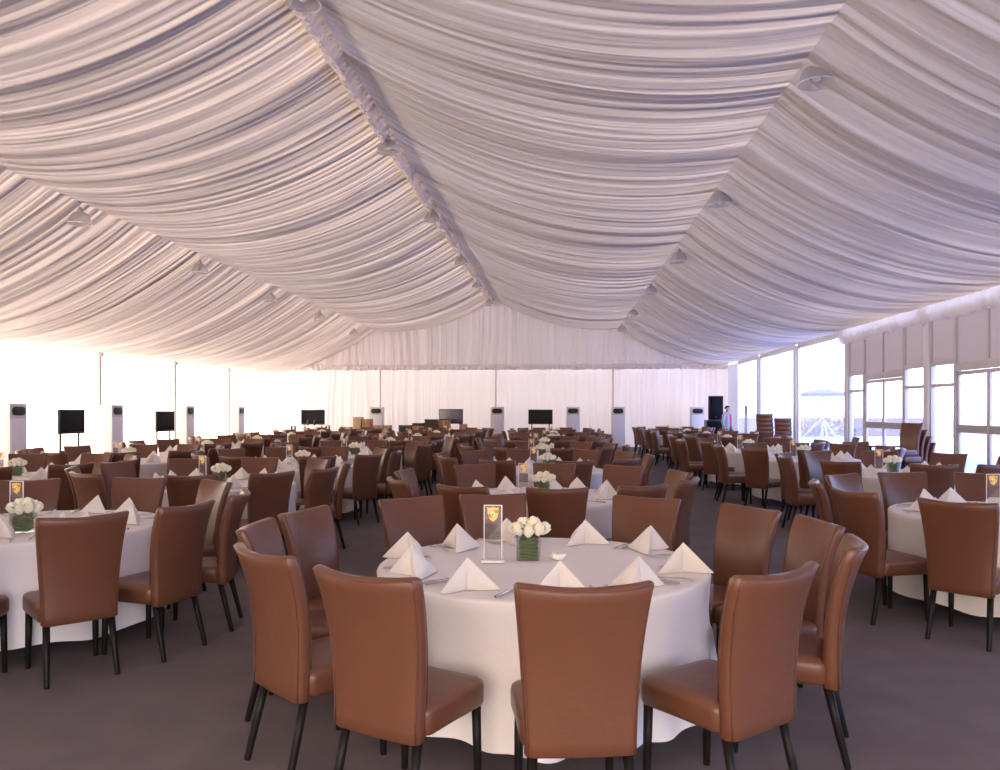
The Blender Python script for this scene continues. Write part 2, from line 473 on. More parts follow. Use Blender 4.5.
def double_door(y0, y1):
    glz['d'] += 1
    w = 0.06; ym = (y0 + y1) / 2
    bm = bmesh.new()
    bar(bm, y0, y0 + w, 0, 3.5, 0.10); bar(bm, y1 - w, y1, 0, 3.5, 0.10)
    bar(bm, y0 + w, y1 - w, 2.30, 2.44, 0.10); bar(bm, y0 + w, y1 - w, 3.42, 3.5, 0.10)
    bar(bm, ym - 0.03, ym + 0.03, 2.44, 3.42)
    fr = struct(bmobj('door_%d' % glz['d'], bm, FRAME, angle=0.6))
    for s in (0, 1):
        a, b = ((y0 + w + 0.005, ym - 0.004), (ym + 0.004, y1 - w - 0.005))[s]
        f = 0.045
        bm = bmesh.new()
        bar(bm, a, a + f, 0.02, 2.29, 0.05); bar(bm, b - f, b, 0.02, 2.29, 0.05)
        bar(bm, a + f, b - f, 0.02, 0.14, 0.05); bar(bm, a + f, b - f, 2.22, 2.29, 0.05)
        lf = bmobj('door_leaf', bm, FRAME, fr, angle=0.6)
        bm = bmesh.new(); box(bm, (XR, (a + b) / 2, 1.18), (0.008, b - a - 2 * f, 2.08)); bmobj('pane', bm, GLASS, lf, smooth=False)
        bm = bmesh.new(); bar(bm, a + f, b - f, 1.18, 1.32, 0.06, XR - 0.005); bmobj('push_bar', bm, POSTG, lf, angle=0.6)
    bm = bmesh.new()
    box(bm, (XR, (y0 + w + ym - 0.03) / 2, 2.93), (0.02, ym - 0.03 - y0 - w, 0.98)); box(bm, (XR, (ym + 0.03 + y1 - w) / 2, 2.93), (0.02, y1 - w - ym - 0.03, 0.98))
    bmobj('panel', bm, TANPANEL, fr, smooth=False)

def yat(px): return at(px, (XR / cT) * F / (px - VPX)).y
bayp = [P0, yat(929.5)]
step = bayp[0] - bayp[1]
bayp += [bayp[1] - step * i for i in range(1, 6)]
for i, Yp in enumerate(bayp):
    big_post(Yp)
for i in range(len(bayp) - 1):
    a, b = bayp[i + 1] + 0.10, bayp[i] - 0.10       # near end, far end
    L = b - a
    s = L * 0.235
    sidelight(b - s, b); double_door(a + s, b - s); sidelight(a, a + s)
# beyond the doors: clear sheets between white posts
def sheet(y0, y1, m):
    glz['w'] += 1
    bm = bmesh.new()
    bar(bm, y0, y0 + 0.05, 0, 3.66, 0.05); bar(bm, y1 - 0.05, y1, 0, 3.66, 0.05)
    bar(bm, y0 + 0.05, y1 - 0.05, 3.47, 3.66, 0.05); bar(bm, y0 + 0.05, y1 - 0.05, 0, 0.07, 0.05)
    fr = struct(bmobj('window_%d' % glz['w'], bm, POSTW, angle=0.6))
    bm = bmesh.new(); box(bm, (XR + 0.01, (y0 + y1) / 2, 1.77), (0.006, y1 - y0 - 0.1, 3.4)); bmobj('pane', bm, m, fr, smooth=False)
far_posts = [P0, yat(797), yat(759.5), YB - 0.1]
for Yp in far_posts[1:3]: big_post(Yp, POSTW, 0.24)
sheet(far_posts[0] + 0.1, far_posts[1] - 0.12, PVC)
sheet(far_posts[1] + 0.12, far_posts[2] - 0.12, MILKY)
sheet(far_posts[2] + 0.12, far_posts[3] - 1.6, PVC)
k += 1
bm = bmesh.new()
n = 60; pts = np.array([[[XR - 0.02 + 0.06 * math.sin(i * 1.1), YB - 1.7 + 1.65 * i / n, z] for z in (0, 1.2, 2.4, 3.55)] for i in range(n + 1)])
bm.free(); struct(grid_mesh('wall_right', pts, CURTAIN))

# ================================================================== DINING CHAIR
CH_H = 0.962
def back_pt(u, v, side):
    """u -1..1 across, v 0..1 up, side +1 front face, -1 rear face, 0 mid."""
    w = 0.203 + 0.045 * v ** 1.6
    th = 0.036 - 0.008 * v
    yc = -0.232 - 0.010 * v - 0.112 * v ** 2.8
    cur = 0.010 + 0.044 * v ** 1.5
    x = u * w
    return Vector((x, yc + cur * u * u + side * th, 0.345 + (CH_H - 0.012 - 0.345) * v + 0.014 * v ** 4 * u * u))

def add_back(bm, nv=14, nx=6, nc=3, mi=0):
    rings = []
    vs = [(-1, 0)] + [(0, i / (nv - 1)) for i in range(nv)] + [(1, 0.5), (2, 1.0)]
    seq = []
    for i in range(nv):
        seq.append((i / (nv - 1), 1.0, 0.0))
    seq = [(0.0, 0.45, -0.010), (0.0, 0.8, -0.006)] + seq + [(1.0, 0.86, 0.006), (1.0, 0.55, 0.012)]
    for v, sc, dz in seq:
        w = 0.203 + 0.045 * v ** 1.6
        th = 0.036 - 0.008 * v
        yc = -0.232 - 0.010 * v - 0.112 * v ** 2.8
        cur = 0.010 + 0.044 * v ** 1.5
        ring = []
        ins = th * (1 - sc)
        for (x, y) in rrect(w - ins, th * sc, th * sc * 0.8, nc, nx, 0):
            u = x / w
            z = 0.345 + (CH_H - 0.012 - 0.345) * v + 0.014 * v ** 4 * u * u + dz
            bulge = 0.006 * math.sin(PI * min(1, v)) * (1 - u * u) * (1 if y > 0 else -1) * sc
            ring.append((x, yc + cur * u * u + y + bulge, z))
        rings.append(ring)
    loft(bm, rings, True, mi)

def add_seat(bm, nc=4, mi=0):
    rings = []
    for hx, hy0, z, r in ((0.196, 0.188, 0.352, 0.03), (0.208, 0.200, 0.358, 0.035), (0.215, 0.207, 0.375, 0.04), (0.216, 0.208, 0.435, 0.04), (0.212, 0.204, 0.455, 0.04), (0.200, 0.192, 0.467, 0.04), (0.16, 0.15, 0.474, 0.05), (0.08, 0.08, 0.477, 0.04)):
        rings.append([(x * (1 + 0.03 * (y > 0)), y + 0.0, z) for x, y in rrect(hx, hy0, r, nc, 1, 1)])
    loft(bm, rings, True, mi)

LEGS = [((-0.172, -0.205), (-0.187, -0.292), 'rear'), ((0.172, -0.205), (0.187, -0.292), 'rear'), ((-0.185, 0.178), (-0.19, 0.186), 'front'), ((0.185, 0.178), (0.19, 0.186), 'front')]
def add_leg(bm, i, n=10, mi=0):
    a, b, _k = LEGS[i]
    A = Vector((a[0], a[1], 0.362)); B = Vector((b[0], b[1], 0.0))
    tube(bm, [A, A.lerp(B, 0.5), A.lerp(B, 0.97), B], [0.0205, 0.0185, 0.0155, 0.0145], n, mi)

def add_piping(bm):
    for s in (-1, 1):
        tube(bm, [back_pt(s * 0.955, v, -1) + Vector((0, 0.003, 0)) for v in [0.0, 0.1, 0.25, 0.4, 0.55, 0.7, 0.82, 0.92, 1.0]], 0.0032, 6)
        tube(bm, [back_pt(s * 0.962, v, 1) + Vector((0, -0.003, 0)) for v in [0.22, 0.4, 0.55, 0.7, 0.82, 0.92, 1.0]], 0.0028, 6)
    tube(bm, [back_pt(u, 1.0, -1) + Vector((0, 0.001, 0.001)) for u in (-0.955, -0.7, -0.35, 0, 0.35, 0.7, 0.955)], 0.003, 6)

def make_chair():
    t = empty('dining_chair')
    bm = bmesh.new(); add_seat(bm); bmobj('seat', bm, LEATHER, t)
    bm = bmesh.new(); add_back(bm); b = bmobj('backrest', bm, LEATHER, t)
    bm = bmesh.new(); add_piping(bm); bmobj('piping', bm, PIPING, b)
    for i in range(4):
        bm = bmesh.new(); add_leg(bm, i); bmobj('leg', bm, BLACKLEG, t)
    return t
def make_small_chair():
    bm = bmesh.new()
    add_seat(bm, 3, 0); add_back(bm, 9, 4, 2, 0)
    for i in range(4): add_leg(bm, i, 6, 1)
    return bmobj('dining_chair', bm, [LEATHER, BLACKLEG])

proto_chair = make_chair()
proto_small = make_small_chair()

# ================================================================== TABLES
TR, TZ = 0.87, 0.75
def make_cloth_mesh(seed, na=176, A=0.040, ex=1.2):
    rnd = random.Random(seed)
    ph = [rnd.uniform(0, 2 * PI) for _ in range(8)]
    ns = (12, 19, 7) if A > 0.05 else rnd.choice([(9, 14, 5), (10, 15, 4), (8, 13, 6)])
    a = np.arange(na) * 2 * PI / na
    fold = 0.55 * np.cos(ns[0] * a + ph[0] + 0.6 * np.sin(2 * a + ph[3])) + 0.3 * np.cos(ns[1] * a + ph[1]) + 0.25 * np.cos(ns[2] * a + ph[2])
    hem = 0.115 + 0.018 * np.cos(ns[0] * a + ph[0] + 0.6 * np.sin(2 * a + ph[3])) + 0.012 * np.cos(3 * a + ph[4])
    rings = []
    for r in (0.02, 0.2, 0.4, 0.6, 0.75, 0.84):
        rings.append(np.stack([r * np.cos(a), r * np.sin(a), np.full(na, TZ + 0.004) + 0.0012 * np.cos(5 * a + ph[5]) * (r > .5)], -1))
    for r, dz in ((TR - 0.008, 0.003), (TR, -0.003), (TR + 0.005, -0.014)):
        rings.append(np.stack([r * np.cos(a), r * np.sin(a), np.full(na, TZ + dz)], -1))
    for t in np.linspace(0.06, 1, 14):
        z = (TZ - 0.014) * (1 - t) + hem * t
        amp = 0.004 + A * max(0, t - 0.05) ** ex
        pinch = -0.012 * math.sin(PI * t)
        r = TR + 0.005 + pinch + amp * fold * (1.0 if t > 0.55 else 0.75) + 0.012 * t
        rings.append(np.stack([r * np.cos(a), r * np.sin(a), z], -1))
    P = np.stack(rings, 0)
    P = np.concatenate([P, P[:, :1]], 1)
    n, kk = P.shape[:2]
    idx = np.arange(n * (kk - 1)).reshape(n, kk - 1)
    idx = np.concatenate([idx, idx[:, :1]], 1)
    Q = np.stack([idx[:-1, :-1], idx[1:, :-1], idx[1:, 1:], idx[:-1, 1:]], -1).reshape(-1, 4)
    V = P[:, :-1].reshape(-1, 3)
    c0 = len(V)
    o = np_mesh('tablecloth', V, Q, CLOTH)
    b2 = bmesh.new(); b2.from_mesh(o.data); b2.verts.ensure_lookup_table()
    b2.faces.new([b2.verts[i] for i in range(na)])
    bmesh.ops.recalc_face_normals(b2, faces=b2.faces[:])
    for f in b2.faces: f.smooth = True
    b2.to_mesh(o.data); b2.free()
    return o
cloths = [make_cloth_mesh(s, 176 if s < 3 else 120) for s in range(5)] + [make_cloth_mesh(9, 240, 0.098, 0.85)]

def make_table():
    t = empty('round_table')
    bm = bmesh.new(); lathe(bm, [(0.84, TZ - 0.03), (0.862, TZ - 0.026), (0.862, TZ - 0.004), (0.85, TZ - 0.001)], 48); bmobj('table_top', bm, DARKTOP, t, angle=0.6)
    for i in range(4):
        a = PI / 4 + i * PI / 2
        bm = bmesh.new()
        x, y = math.cos(a), math.sin(a)
        tube(bm, [(0.52 * x, 0.52 * y, TZ - 0.03), (0.64 * x, 0.64 * y, 0.02), (0.645 * x, 0.645 * y, 0.0)], [0.018, 0.018, 0.026], 10)
        bmobj('leg', bm, BLACKLEG, t)
    return t
proto_table = make_table()

# ---- centre pieces
def rose_bm(bm, c=(0, 0, 0), s=1.0, seed=0, tilt=(0, 0), mi=0):
    rnd = random.Random(seed)
    M = Matrix.Rotation(tilt[0], 4, 'X') @ Matrix.Rotation(tilt[1], 4, 'Y')
    c = Vector(c)
    def put(p): return c + (M @ Vector((p[0], p[1], p[2] * 1.25))) * s
    # heart of the bud
    rings = []
    for r, z in ((0.004, -0.018), (0.013, -0.012), (0.017, 0.0), (0.013, 0.014), (0.006, 0.02), (0.002, 0.018)):
        rings.append([put((r * (1 + 0.08 * math.cos(3 * q * 2 * PI / 10 + z * 90)) * math.cos(q * 2 * PI / 10 + z * 25), r * math.sin(q * 2 * PI / 10 + z * 25), z)) for q in range(10)])
    loft(bm, rings, True, mi)
    for lay, (n, R, hh, op) in enumerate(((3, 0.0175, 0.030, -0.2), (4, 0.0215, 0.026, 0.0), (5, 0.0255, 0.018, 0.45))):
        for q in range(n):
            a0 = q * 2 * PI / n + lay * 0.7 + rnd.uniform(-.15, .15)
            wid = 2 * PI / n * 0.72
            g = []
            for i in range(5):
                row = []
                v = i / 4
                for j in range(5):
                    u = j / 4 * 2 - 1
                    a = a0 + u * wid * (0.55 + 0.45 * math.sin(PI * (0.15 + 0.7 * v)))
                    rr = R * (0.35 + 0.65 * math.sin(PI * 0.5 * min(1, v * 1.4))) + op * 0.010 * v ** 3
                    z = -0.018 + (hh + 0.018) * v - 0.004 * u * u * v
                    row.append(bm.verts.new(put((rr * math.cos(a), rr * math.sin(a), z))))
                g.append(row)
            for i in range(4):
                for j in range(4):
                    f = bm.faces.new((g[i][j], g[i][j + 1], g[i + 1][j + 1], g[i + 1][j])); f.material_index = mi
def leaf_bm(bm, base, tip, w, mi=0):
    base, tip = Vector(base), Vector(tip)
    d = tip - base; s = d.cross(Vector((0, 0, 1)))
    s = (s.normalized() if s.length > 1e-5 else Vector((1, 0, 0)))
    L = []; R = []; Cc = []
    for i in range(6):
        t = i / 5
        p = base + d * t + Vector((0, 0, 0.012 * math.sin(PI * t)))
        ww = w * math.sin(PI * (0.08 + 0.92 * t)) ** 0.8 if t < 1 else 0.0005
        L.append(bm.verts.new(p - s * ww)); R.append(bm.verts.new(p + s * ww)); Cc.append(bm.verts.new(p - Vector((0, 0, 0.003))))
    for i in range(5):
        for a, b in ((L, Cc), (Cc, R)):
            f = bm.faces.new((a[i], b[i], b[i + 1], a[i + 1])); f.material_index = mi
ROSES = [(-0.050, -0.034, 0.158), (0.004, -0.050, 0.150), (0.058, -0.036, 0.160), (-0.078, 0.016, 0.150), (0.082, 0.016, 0.157), (0.026, 0.004, 0.186), (-0.030, 0.016, 0.180), (0.03, 0.055, 0.168)]
def vase_bm(bm, mi=0, w=0.062, h=0.13, th=0.004):
    outer = [rrect(w, w, 0.008, 2)]
    rings = [[(x, y, z) for x, y in rrect(w, w, 0.008, 2)] for z in (0.0, 0.004, h)]
    rings += [[(x, y, z) for x, y in rrect(w - th, w - th, 0.006, 2)] for z in (h, 0.012)]
    loft(bm, rings, True, mi)
def lining_bm(bm, mi=0):
    for i in range(6):
        z0 = 0.014 + i * 0.017
        r = 0.052 - 0.003 * (i % 2)
        rings = []
        for zz, rr in ((0, r - 0.006), (0.004, r), (0.012, r), (0.017, r - 0.005)):
            rings.append([(x, y, z0 + zz + 0.006 * math.sin(3 * math.atan2(y, x) + i)) for x, y in rrect(rr, rr, 0.018, 3)])
        loft(bm, rings, True, mi)
def make_flowers():
    t = empty('flower_vase')
    bm = bmesh.new(); vase_bm(bm); bmobj('vase', bm, VASEGLASS, t, angle=0.6)
    bm = bmesh.new(); lining_bm(bm); bmobj('leaf_lining', bm, LEAF, t)
    bm = bmesh.new()
    for q in range(11):
        a = q * 2 * PI / 11 + 0.3
        leaf_bm(bm, (0.03 * math.cos(a), 0.03 * math.sin(a), 0.125), (0.088 * math.cos(a), 0.088 * math.sin(a), 0.150 + 0.03 * ((q * 5) % 3 - 1)), 0.014)
    for q in range(4):
        a = q * 1.7
        tube(bm, [(0.02 * math.cos(a), 0.02 * math.sin(a), 0.15), (0.03 * math.cos(a) + 0.02, 0.03 * math.sin(a), 0.21)], [0.0015, 0.0008], 5)
    bmobj('foliage', bm, LEAFD, t)
    for i, p in enumerate(ROSES):
        bm = bmesh.new(); rose_bm(bm, p, 1.22, i, (-p[1] * 6, p[0] * 6)); bmobj('rose', bm, ROSE, t)
    return t
def make_small_flowers():
    bm = bmesh.new()
    vase_bm(bm, 0); lining_bm(bm, 1)
    for i, p in enumerate(ROSES): rose_bm(bm, p, 1.32, i, (-p[1] * 6, p[0] * 6), 2)
    return bmobj('flower_vase', bm, [VASEGLASS, LEAF, ROSE], angle=0.6)

SHIELD = [(-0.5, 0.50), (-0.25, 0.46), (0, 0.52), (0.25, 0.46), (0.5, 0.50), (0.47, 0.1), (0.42, -0.15), (0.28, -0.36), (0.0, -0.55), (-0.28, -0.36), (-0.42, -0.15), (-0.47, 0.1)]
def shield(bm, cx, cz, w, h, y0, y1, mi):
    rings = []
    for y in (y0, y1):
        rings.append([(cx + x * w, y, cz + z * h) for x, z in SHIELD])
    loft(bm, rings, True, mi)
def crest_bm(bm, cz, w, h, y, mi0=0):
    shield(bm, 0, cz, w, h, y, y - 0.002, mi0)
    for s, hh in ((1, 0.26), (-1, -0.06)):       # barred quarters
        for i in range(3):
            box(bm, (s * w * 0.27, y - 0.0025, cz + h * (hh - 0.085 * i + 0.04)), (w * 0.34, 0.001, h * 0.04), mi=mi0 + 1)
    shield(bm, 0, cz + h * 0.02, w * 0.36, h * 0.36, y - 0.002, y - 0.0042, mi0 + 2)
    # small rearing figure on the inner shield
    tube(bm, [(-0.004, y - 0.0045, cz - h * 0.08), (0.0, y - 0.0045, cz), (0.003, y - 0.0045, cz + h * 0.08)], [0.002, 0.003, 0.0018], 6, mi0 + 1)
    tube(bm, [(0.001, y - 0.0045, cz + 0.002), (0.006, y - 0.0045, cz + 0.005)], [0.0014, 0.0008], 5, mi0 + 1)
def make_sign():
    t = empty('table_sign')
    bm = bmesh.new(); box(bm, (0, 0, 0.16), (0.092, 0.004, 0.29), 0.001, 1); bmobj('sign_panel', bm, ACRYLIC, t, smooth=False)
    bm = bmesh.new()
    for x in (-0.0475, 0.0475): box(bm, (x, 0, 0.16), (0.004, 0.007, 0.296))
    box(bm, (0, 0, 0.306), (0.099, 0.007, 0.004))
    bmobj('edge_strip', bm, ACRYEDGE, t, smooth=False)
    bm = bmesh.new(); box(bm, (0, 0, 0.008), (0.125, 0.065, 0.012), 0.003); bmobj('sign_base', bm, ACRYEDGE, t, angle=0.6)
    bm = bmesh.new(); crest_bm(bm, 0.258, 0.062, 0.074, -0.003); bmobj('crest', bm, [GOLD, CRESTDARK, CRESTPALE], t, smooth=False)
    bm = bmesh.new(); box(bm, (0, -0.0030, 0.165), (0.088, 0.001, 0.085)); bmobj('printed_film', bm, CARDGREY, t, smooth=False)
    return t
def make_small_sign():
    bm = bmesh.new()
    for x in (-0.0475, 0.0475): box(bm, (x, 0, 0.16), (0.005, 0.007, 0.296), mi=0)
    box(bm, (0, 0, 0.306), (0.099, 0.007, 0.005), mi=0); box(bm, (0, 0, 0.008), (0.125, 0.065, 0.012), mi=0)
    box(bm, (0, 0, 0.16), (0.092, 0.004, 0.29), mi=1)
    box(bm, (0, -0.003, 0.165), (0.088, 0.001, 0.085), mi=2)
    crest_bm(bm, 0.258, 0.062, 0.074, -0.003, 3)
    return bmobj('table_sign', bm, [ACRYEDGE, ACRYLIC, CARDGREY, GOLD, CRESTDARK, CRESTPALE], smooth=False)
def make_candle():
    t = empty('candle_holder')
    bm = bmesh.new()
    lathe(bm, [(0.026, 0.0), (0.036, 0.004), (0.043, 0.018), (0.046, 0.036), (0.043, 0.037), (0.034, 0.022), (0.02, 0.016)], 40, wob=lambda a, z: 1 + 0.10 * (z / 0.036) * math.cos(8 * a))
    bmobj('dish', bm, CERAMIC, t)
    bm = bmesh.new(); lathe(bm, [(0.019, 0.017), (0.02, 0.03), (0.018, 0.033)], 20); cn = bmobj('tealight', bm, WAX, t)
    bm = bmesh.new(); tube(bm, [(0, 0, 0.032), (0.001, 0, 0.041)], 0.0012, 6); bmobj('wick', bm, BLACK, cn)
    return t

def make_napkin():
    """Square folded into a standing three-cornered tent."""
    W, D, Hh = 0.125, 0.13, 0.135
    bm = bmesh.new()
    def patch(A, B, Cn, bulge, n=7):
        A, B, Cn = Vector(A), Vector(B), Vector(Cn)
        nrm = (B - A).cross(Cn - A).normalized()
        g = []
        for i in range(n + 1):
            row = []
            for j in range(n + 1 - i):
                u, v = i / n, j / n
                w = 1 - u - v
                p = A * w + B * u + Cn * v + nrm * bulge * 27 * u * v * w
                row.append(p)
            g.append(row)
        vs = [[bm.verts.new(p) for p in r] for r in g]
        for i in range(n):
            for j in range(n - i):
                bm.faces.new((vs[i][j], vs[i + 1][j], vs[i][j + 1]))
                if j < n - i - 1:
                    bm.faces.new((vs[i + 1][j], vs[i + 1][j + 1], vs[i][j + 1]))
    ap = (0.0, 0.0, Hh); bk = (0.0, D, 0.004); l = (-W, -0.045, 0.0); r = (W, -0.045, 0.0); m = (0.0, 0.005, 0.0)
    patch(ap, bk, l, 0.016); patch(ap, r, bk, 0.016)
    patch(ap, l, m, 0.012); patch(ap, m, r, 0.006)
    bmesh.ops.remove_doubles(bm, verts=bm.verts[:], dist=1e-5)
    o = bmobj('napkin', bm, NAPKIN)
    md = o.modifiers.new('thickness', 'SOLIDIFY'); md.thickness = 0.005; md.offset = 1.0
    dg = bpy.context.evaluated_depsgraph_get()
    me = bpy.data.meshes.new_from_object(o.evaluated_get(dg))
    o.modifiers.clear(); o.data = me
    for p in me.polygons: p.use_smooth = True
    me.set_sharp_from_angle(angle=0.7)
    return o
def make_knife():
    bm = bmesh.new()
    tube(bm, [(0, -0.11, 0.006), (0, -0.03, 0.007), (0, 0.005, 0.006)], [0.0055, 0.0065, 0.0045], 8)
    prof = [(0, 0.0045), (0.02, 0.009), (0.08, 0.010), (0.105, 0.007), (0.115, 0.001)]
    rings = [[(-w * 0.5, y, 0.005), (w * 0.5, y, 0.005), (w * 0.5, y, 0.0065), (-w * 0.5, y, 0.0065)] for y, w in [(p[0], p[1] * 1.7) for p in prof]]
    loft(bm, rings)
    return bmobj('table_knife', bm, STEEL, angle=0.6)
def make_fork():
    bm = bmesh.new()
    tube(bm, [(0, -0.10, 0.006), (0, -0.04, 0.008), (0, 0.04, 0.007)], [0.005, 0.004, 0.0025], 8)
    rings = [[(-w, y, z), (w, y, z), (w, y, z + 0.0025), (-w, y, z + 0.0025)] for y, w, z in ((0.035, 0.003, 0.006), (0.048, 0.010, 0.004), (0.062, 0.011, 0.003))]
    loft(bm, rings)
    for x in (-0.0095, -0.0032, 0.0032, 0.0095):
        tube(bm, [(x, 0.06, 0.0045), (x * 0.95, 0.085, 0.0045), (x * 0.9, 0.1, 0.008)], [0.0018, 0.0016, 0.0008], 6)
    return bmobj('table_fork', bm, STEEL, angle=0.6)

P_FLOW, P_FLOWS, P_SIGN, P_SIGNS = make_flowers(), make_small_flowers(), make_sign(), make_small_sign()
P_CAND, P_NAP, P_KNIFE, P_FORK = make_candle(), make_napkin(), make_knife(), make_fork()
PROTOS = [proto_chair, proto_small, proto_table, P_FLOW, P_FLOWS, P_SIGN, P_SIGNS, P_CAND, P_NAP, P_KNIFE, P_FORK] + cloths

def put(proto, loc, rz=0.0):
    c = copy_tree(proto)
    c.location = loc; c.rotation_euler = (0, 0, rz)
    return c

# ---- where the tables stand: (column, px, depth)
TABLES = {
    'mid': [(542, 4.2), (540, 7.55), (543, 10.9), (542, 14.1), (545, 17.4), (552, 20.4), (553, 23.7), (555, 27.0)],
    'inner': [(34, 5.62), (215, 8.75), (297, 11.7), (355, 14.6), (391, 17.4), (417, 20.5), (435, 23.8), (450, 27.1)],
    'outer': [(10, 9.7), (128, 12.8), (206, 15.7), (257, 18.6), (290, 21.6), (322, 24.7), (348, 27.7)],
    'window': [(1010, 6.25), (896, 10.3), (805, 13.4), (750, 16.2), (727, 19.5), (704, 22.7), (686, 25.9), (673, 29.0)],
}
ROWN = {'mid': 'middle row', 'inner': 'row between middle and outer rows', 'outer': 'outer row by curtain wall', 'window': 'row along the glass doors'}
SHORTROW = {'mid': 'of middle row', 'inner': 'of inner curtain-side row', 'outer': 'of outer curtain-side row', 'window': 'of window-side row'}
ORD = ['first', 'second', 'third', 'fourth', 'fifth', 'sixth', 'seventh', 'eighth', 'ninth', 'tenth', 'eleventh']

# chair angles, 0 = the side towards the front end, growing towards the glass doors
ANG = {
    ('mid', 0): [7, 38, 71, 97, 122, 152, 195, 219, 253, 277, 305, 335],
    ('inner', 0): [14, 45, 64, 100, 146, 180, 218, 258, 296, 338],
    ('window', 0): [320, 287, 257, 222, 190, 161, 125, 90, 55, 20],
    ('inner', 1): [-33, 3, 38, 74, 110, 146, 182, 218, 254, 290],
    ('mid', 1): [-24, 8, 32, 70, 104, 140, 176, 214, 256, 300],
}
seats = []
things = []       # (kind, root, table key)
rnd = random.Random(5)
for col, lst in TABLES.items():
    for ti, (px, d) in enumerate(lst):
        c = at(px, d)
        key = (col, ti)
        cl = put(cloths[5] if key == ('mid', 0) else cloths[(ti + len(col)) % 3] if d < 13 else cloths[3 + ti % 2], c, rnd.uniform(0, 6.28))
        things.append(('cloth', cl, key))
        if d < 9.0:
            things.append(('table', put(proto_table, c, rnd.uniform(0, 1.5)), key))
        angs = ANG.get(key)
        if angs is None:
            ph = rnd.uniform(0, 36)
            angs = [ph + 36 * i + rnd.uniform(-5, 5) for i in range(10)]
        for a in angs:
            ar = math.radians(a)
            hero = key == ('mid', 0)
            r = (1.16 + 0.05 * abs(math.sin(math.radians(a))) ** 3) if hero else (1.12 if key in ANG else 1.125 + rnd.uniform(0.0, 0.075))
            for da in (0, 7, -7, 14, -14, 99):
                if da == 99: break
                a2 = math.radians(a + da); dv = Vector((math.sin(a2), -math.cos(a2), 0))
                mine = [c + dv * r, c + dv * (r + 0.30)]
                if hero or all((m_ - q_).length > (0.36 if (i_, j_) == (1, 1) else 0.47) for cc in seats for i_, m_ in enumerate(mine) for j_, q_ in enumerate(cc)): break
            if da == 99: continue
            seats.append(mine); ar = a2; a += da
            p = c + Vector((math.sin(ar) * r, -math.cos(ar) * r, 0))
            rz = ar + math.radians({305: 13, 277: -4, 38: 2}.get(a, rnd.uniform(-2, 2)) if hero else rnd.uniform(-7, 7))
            o = put(proto_chair if d < 15 else proto_small, p, rz)
            o['ang'] = a % 360
            things.append(('chair', o, key))
        # napkins
        if key == ('mid', 0):
            spots = [(405, 560, 4), (384, 580, -30), (450, 598, 30), (457, 550, -20), (507, 543, 10), (585, 545, -35), (652, 552, 15), (694, 574, -20), (652, 594, 40), (560, 596, 5)]
            for (x, y, rr) in spots:
                q = at(x, 0.82 * F / (y - VPY), TZ + 0.009)
                v = q - c
                if v.xy.length > 0.74: q = c + Vector((v.x, v.y, 0)) * (0.74 / v.xy.length); q.z = TZ + 0.009
                nk = put(P_NAP, q, math.radians(rr) + math.atan2(v.x, -v.y) * 0.35); nk.scale = (1.1, 1.1, 1.06); things.append(('napkin', nk, key))
        else:
            for a in angs:
                ar = math.radians(a + rnd.uniform(-6, 6))
                r = rnd.uniform(0.60, 0.68)
                things.append(('napkin', put(P_NAP, c + Vector((math.sin(ar) * r, -math.cos(ar) * r, TZ + 0.009)), ar + rnd.uniform(-0.9, 0.9)), key))
        # cutlery
        if d < 9.0:
            for a in angs:
                for da, pr, kind in ((11, P_KNIFE, 'knife'), (-11, P_FORK, 'fork')):
                    ar = math.radians(a + da * (1 + rnd.uniform(-0.1, 0.4)))
                    r = rnd.uniform(0.70, 0.735)
                    things.append((kind, put(pr, c + Vector((math.sin(ar) * r, -math.cos(ar) * r, TZ + 0.009)), ar + math.radians(rnd.uniform(-16, 16))), key))
        # centre pieces
        zt = TZ + 0.009
        j = Vector((rnd.uniform(-0.05, 0.05), rnd.uniform(-0.04, 0.06), zt))
        if key == ('mid', 0):
            fpos, spos, kpos = at(528.5, 4.31, zt), at(493, 4.20, zt), at(558, 4.28, zt)
        else:
            fpos, spos, kpos = at(23, 5.25, zt) if key == ('inner', 0) else c + j + Vector((0.02, 0, 0)), c + j + Vector((-0.17, -0.03, 0)), c + j + Vector((0.17, -0.02, 0))
        near = d < 12.5
        things.append(('flowers', put(P_FLOW if near else P_FLOWS, fpos, rnd.uniform(-0.15, 0.15)), key))
        things.append(('sign', put(P_SIGN if near else P_SIGNS, spos, 0.02 if key == ('mid', 0) else rnd.uniform(-0.35, 0.2)), key))
        things.append(('candle', put(P_CAND, kpos, rnd.uniform(0, 1)), key))

# ---- stacked spare chairs
stacks = []
def stack(name, base, rz, n, dz=0.135, dy=0.075):
    for i in range(n):
        p = Vector(base) + Matrix.Rotation(rz, 3, 'Z') @ Vector((0, dy * i, 0)) + Vector((0, 0, dz * i))
        o = put(proto_small if base[1] > 18 else proto_chair, p, rz)
        stacks.append((name, i, n, o))
stack('wall', at(764, 23.8), math.radians(-6), 5, 0.128, 0.06)
stack('post', at(782.5, 23.6), math.radians(-10), 4, 0.128, 0.06)
stack('doors', at(899, 15.0) + Vector((0.25, 0.0, 0)), math.radians(112), 4, 0.125, 0.10)
loose = [put(proto_chair, at(842, 18.0), math.radians(80)), put(proto_chair, at(860, 15.0), math.radians(175))]

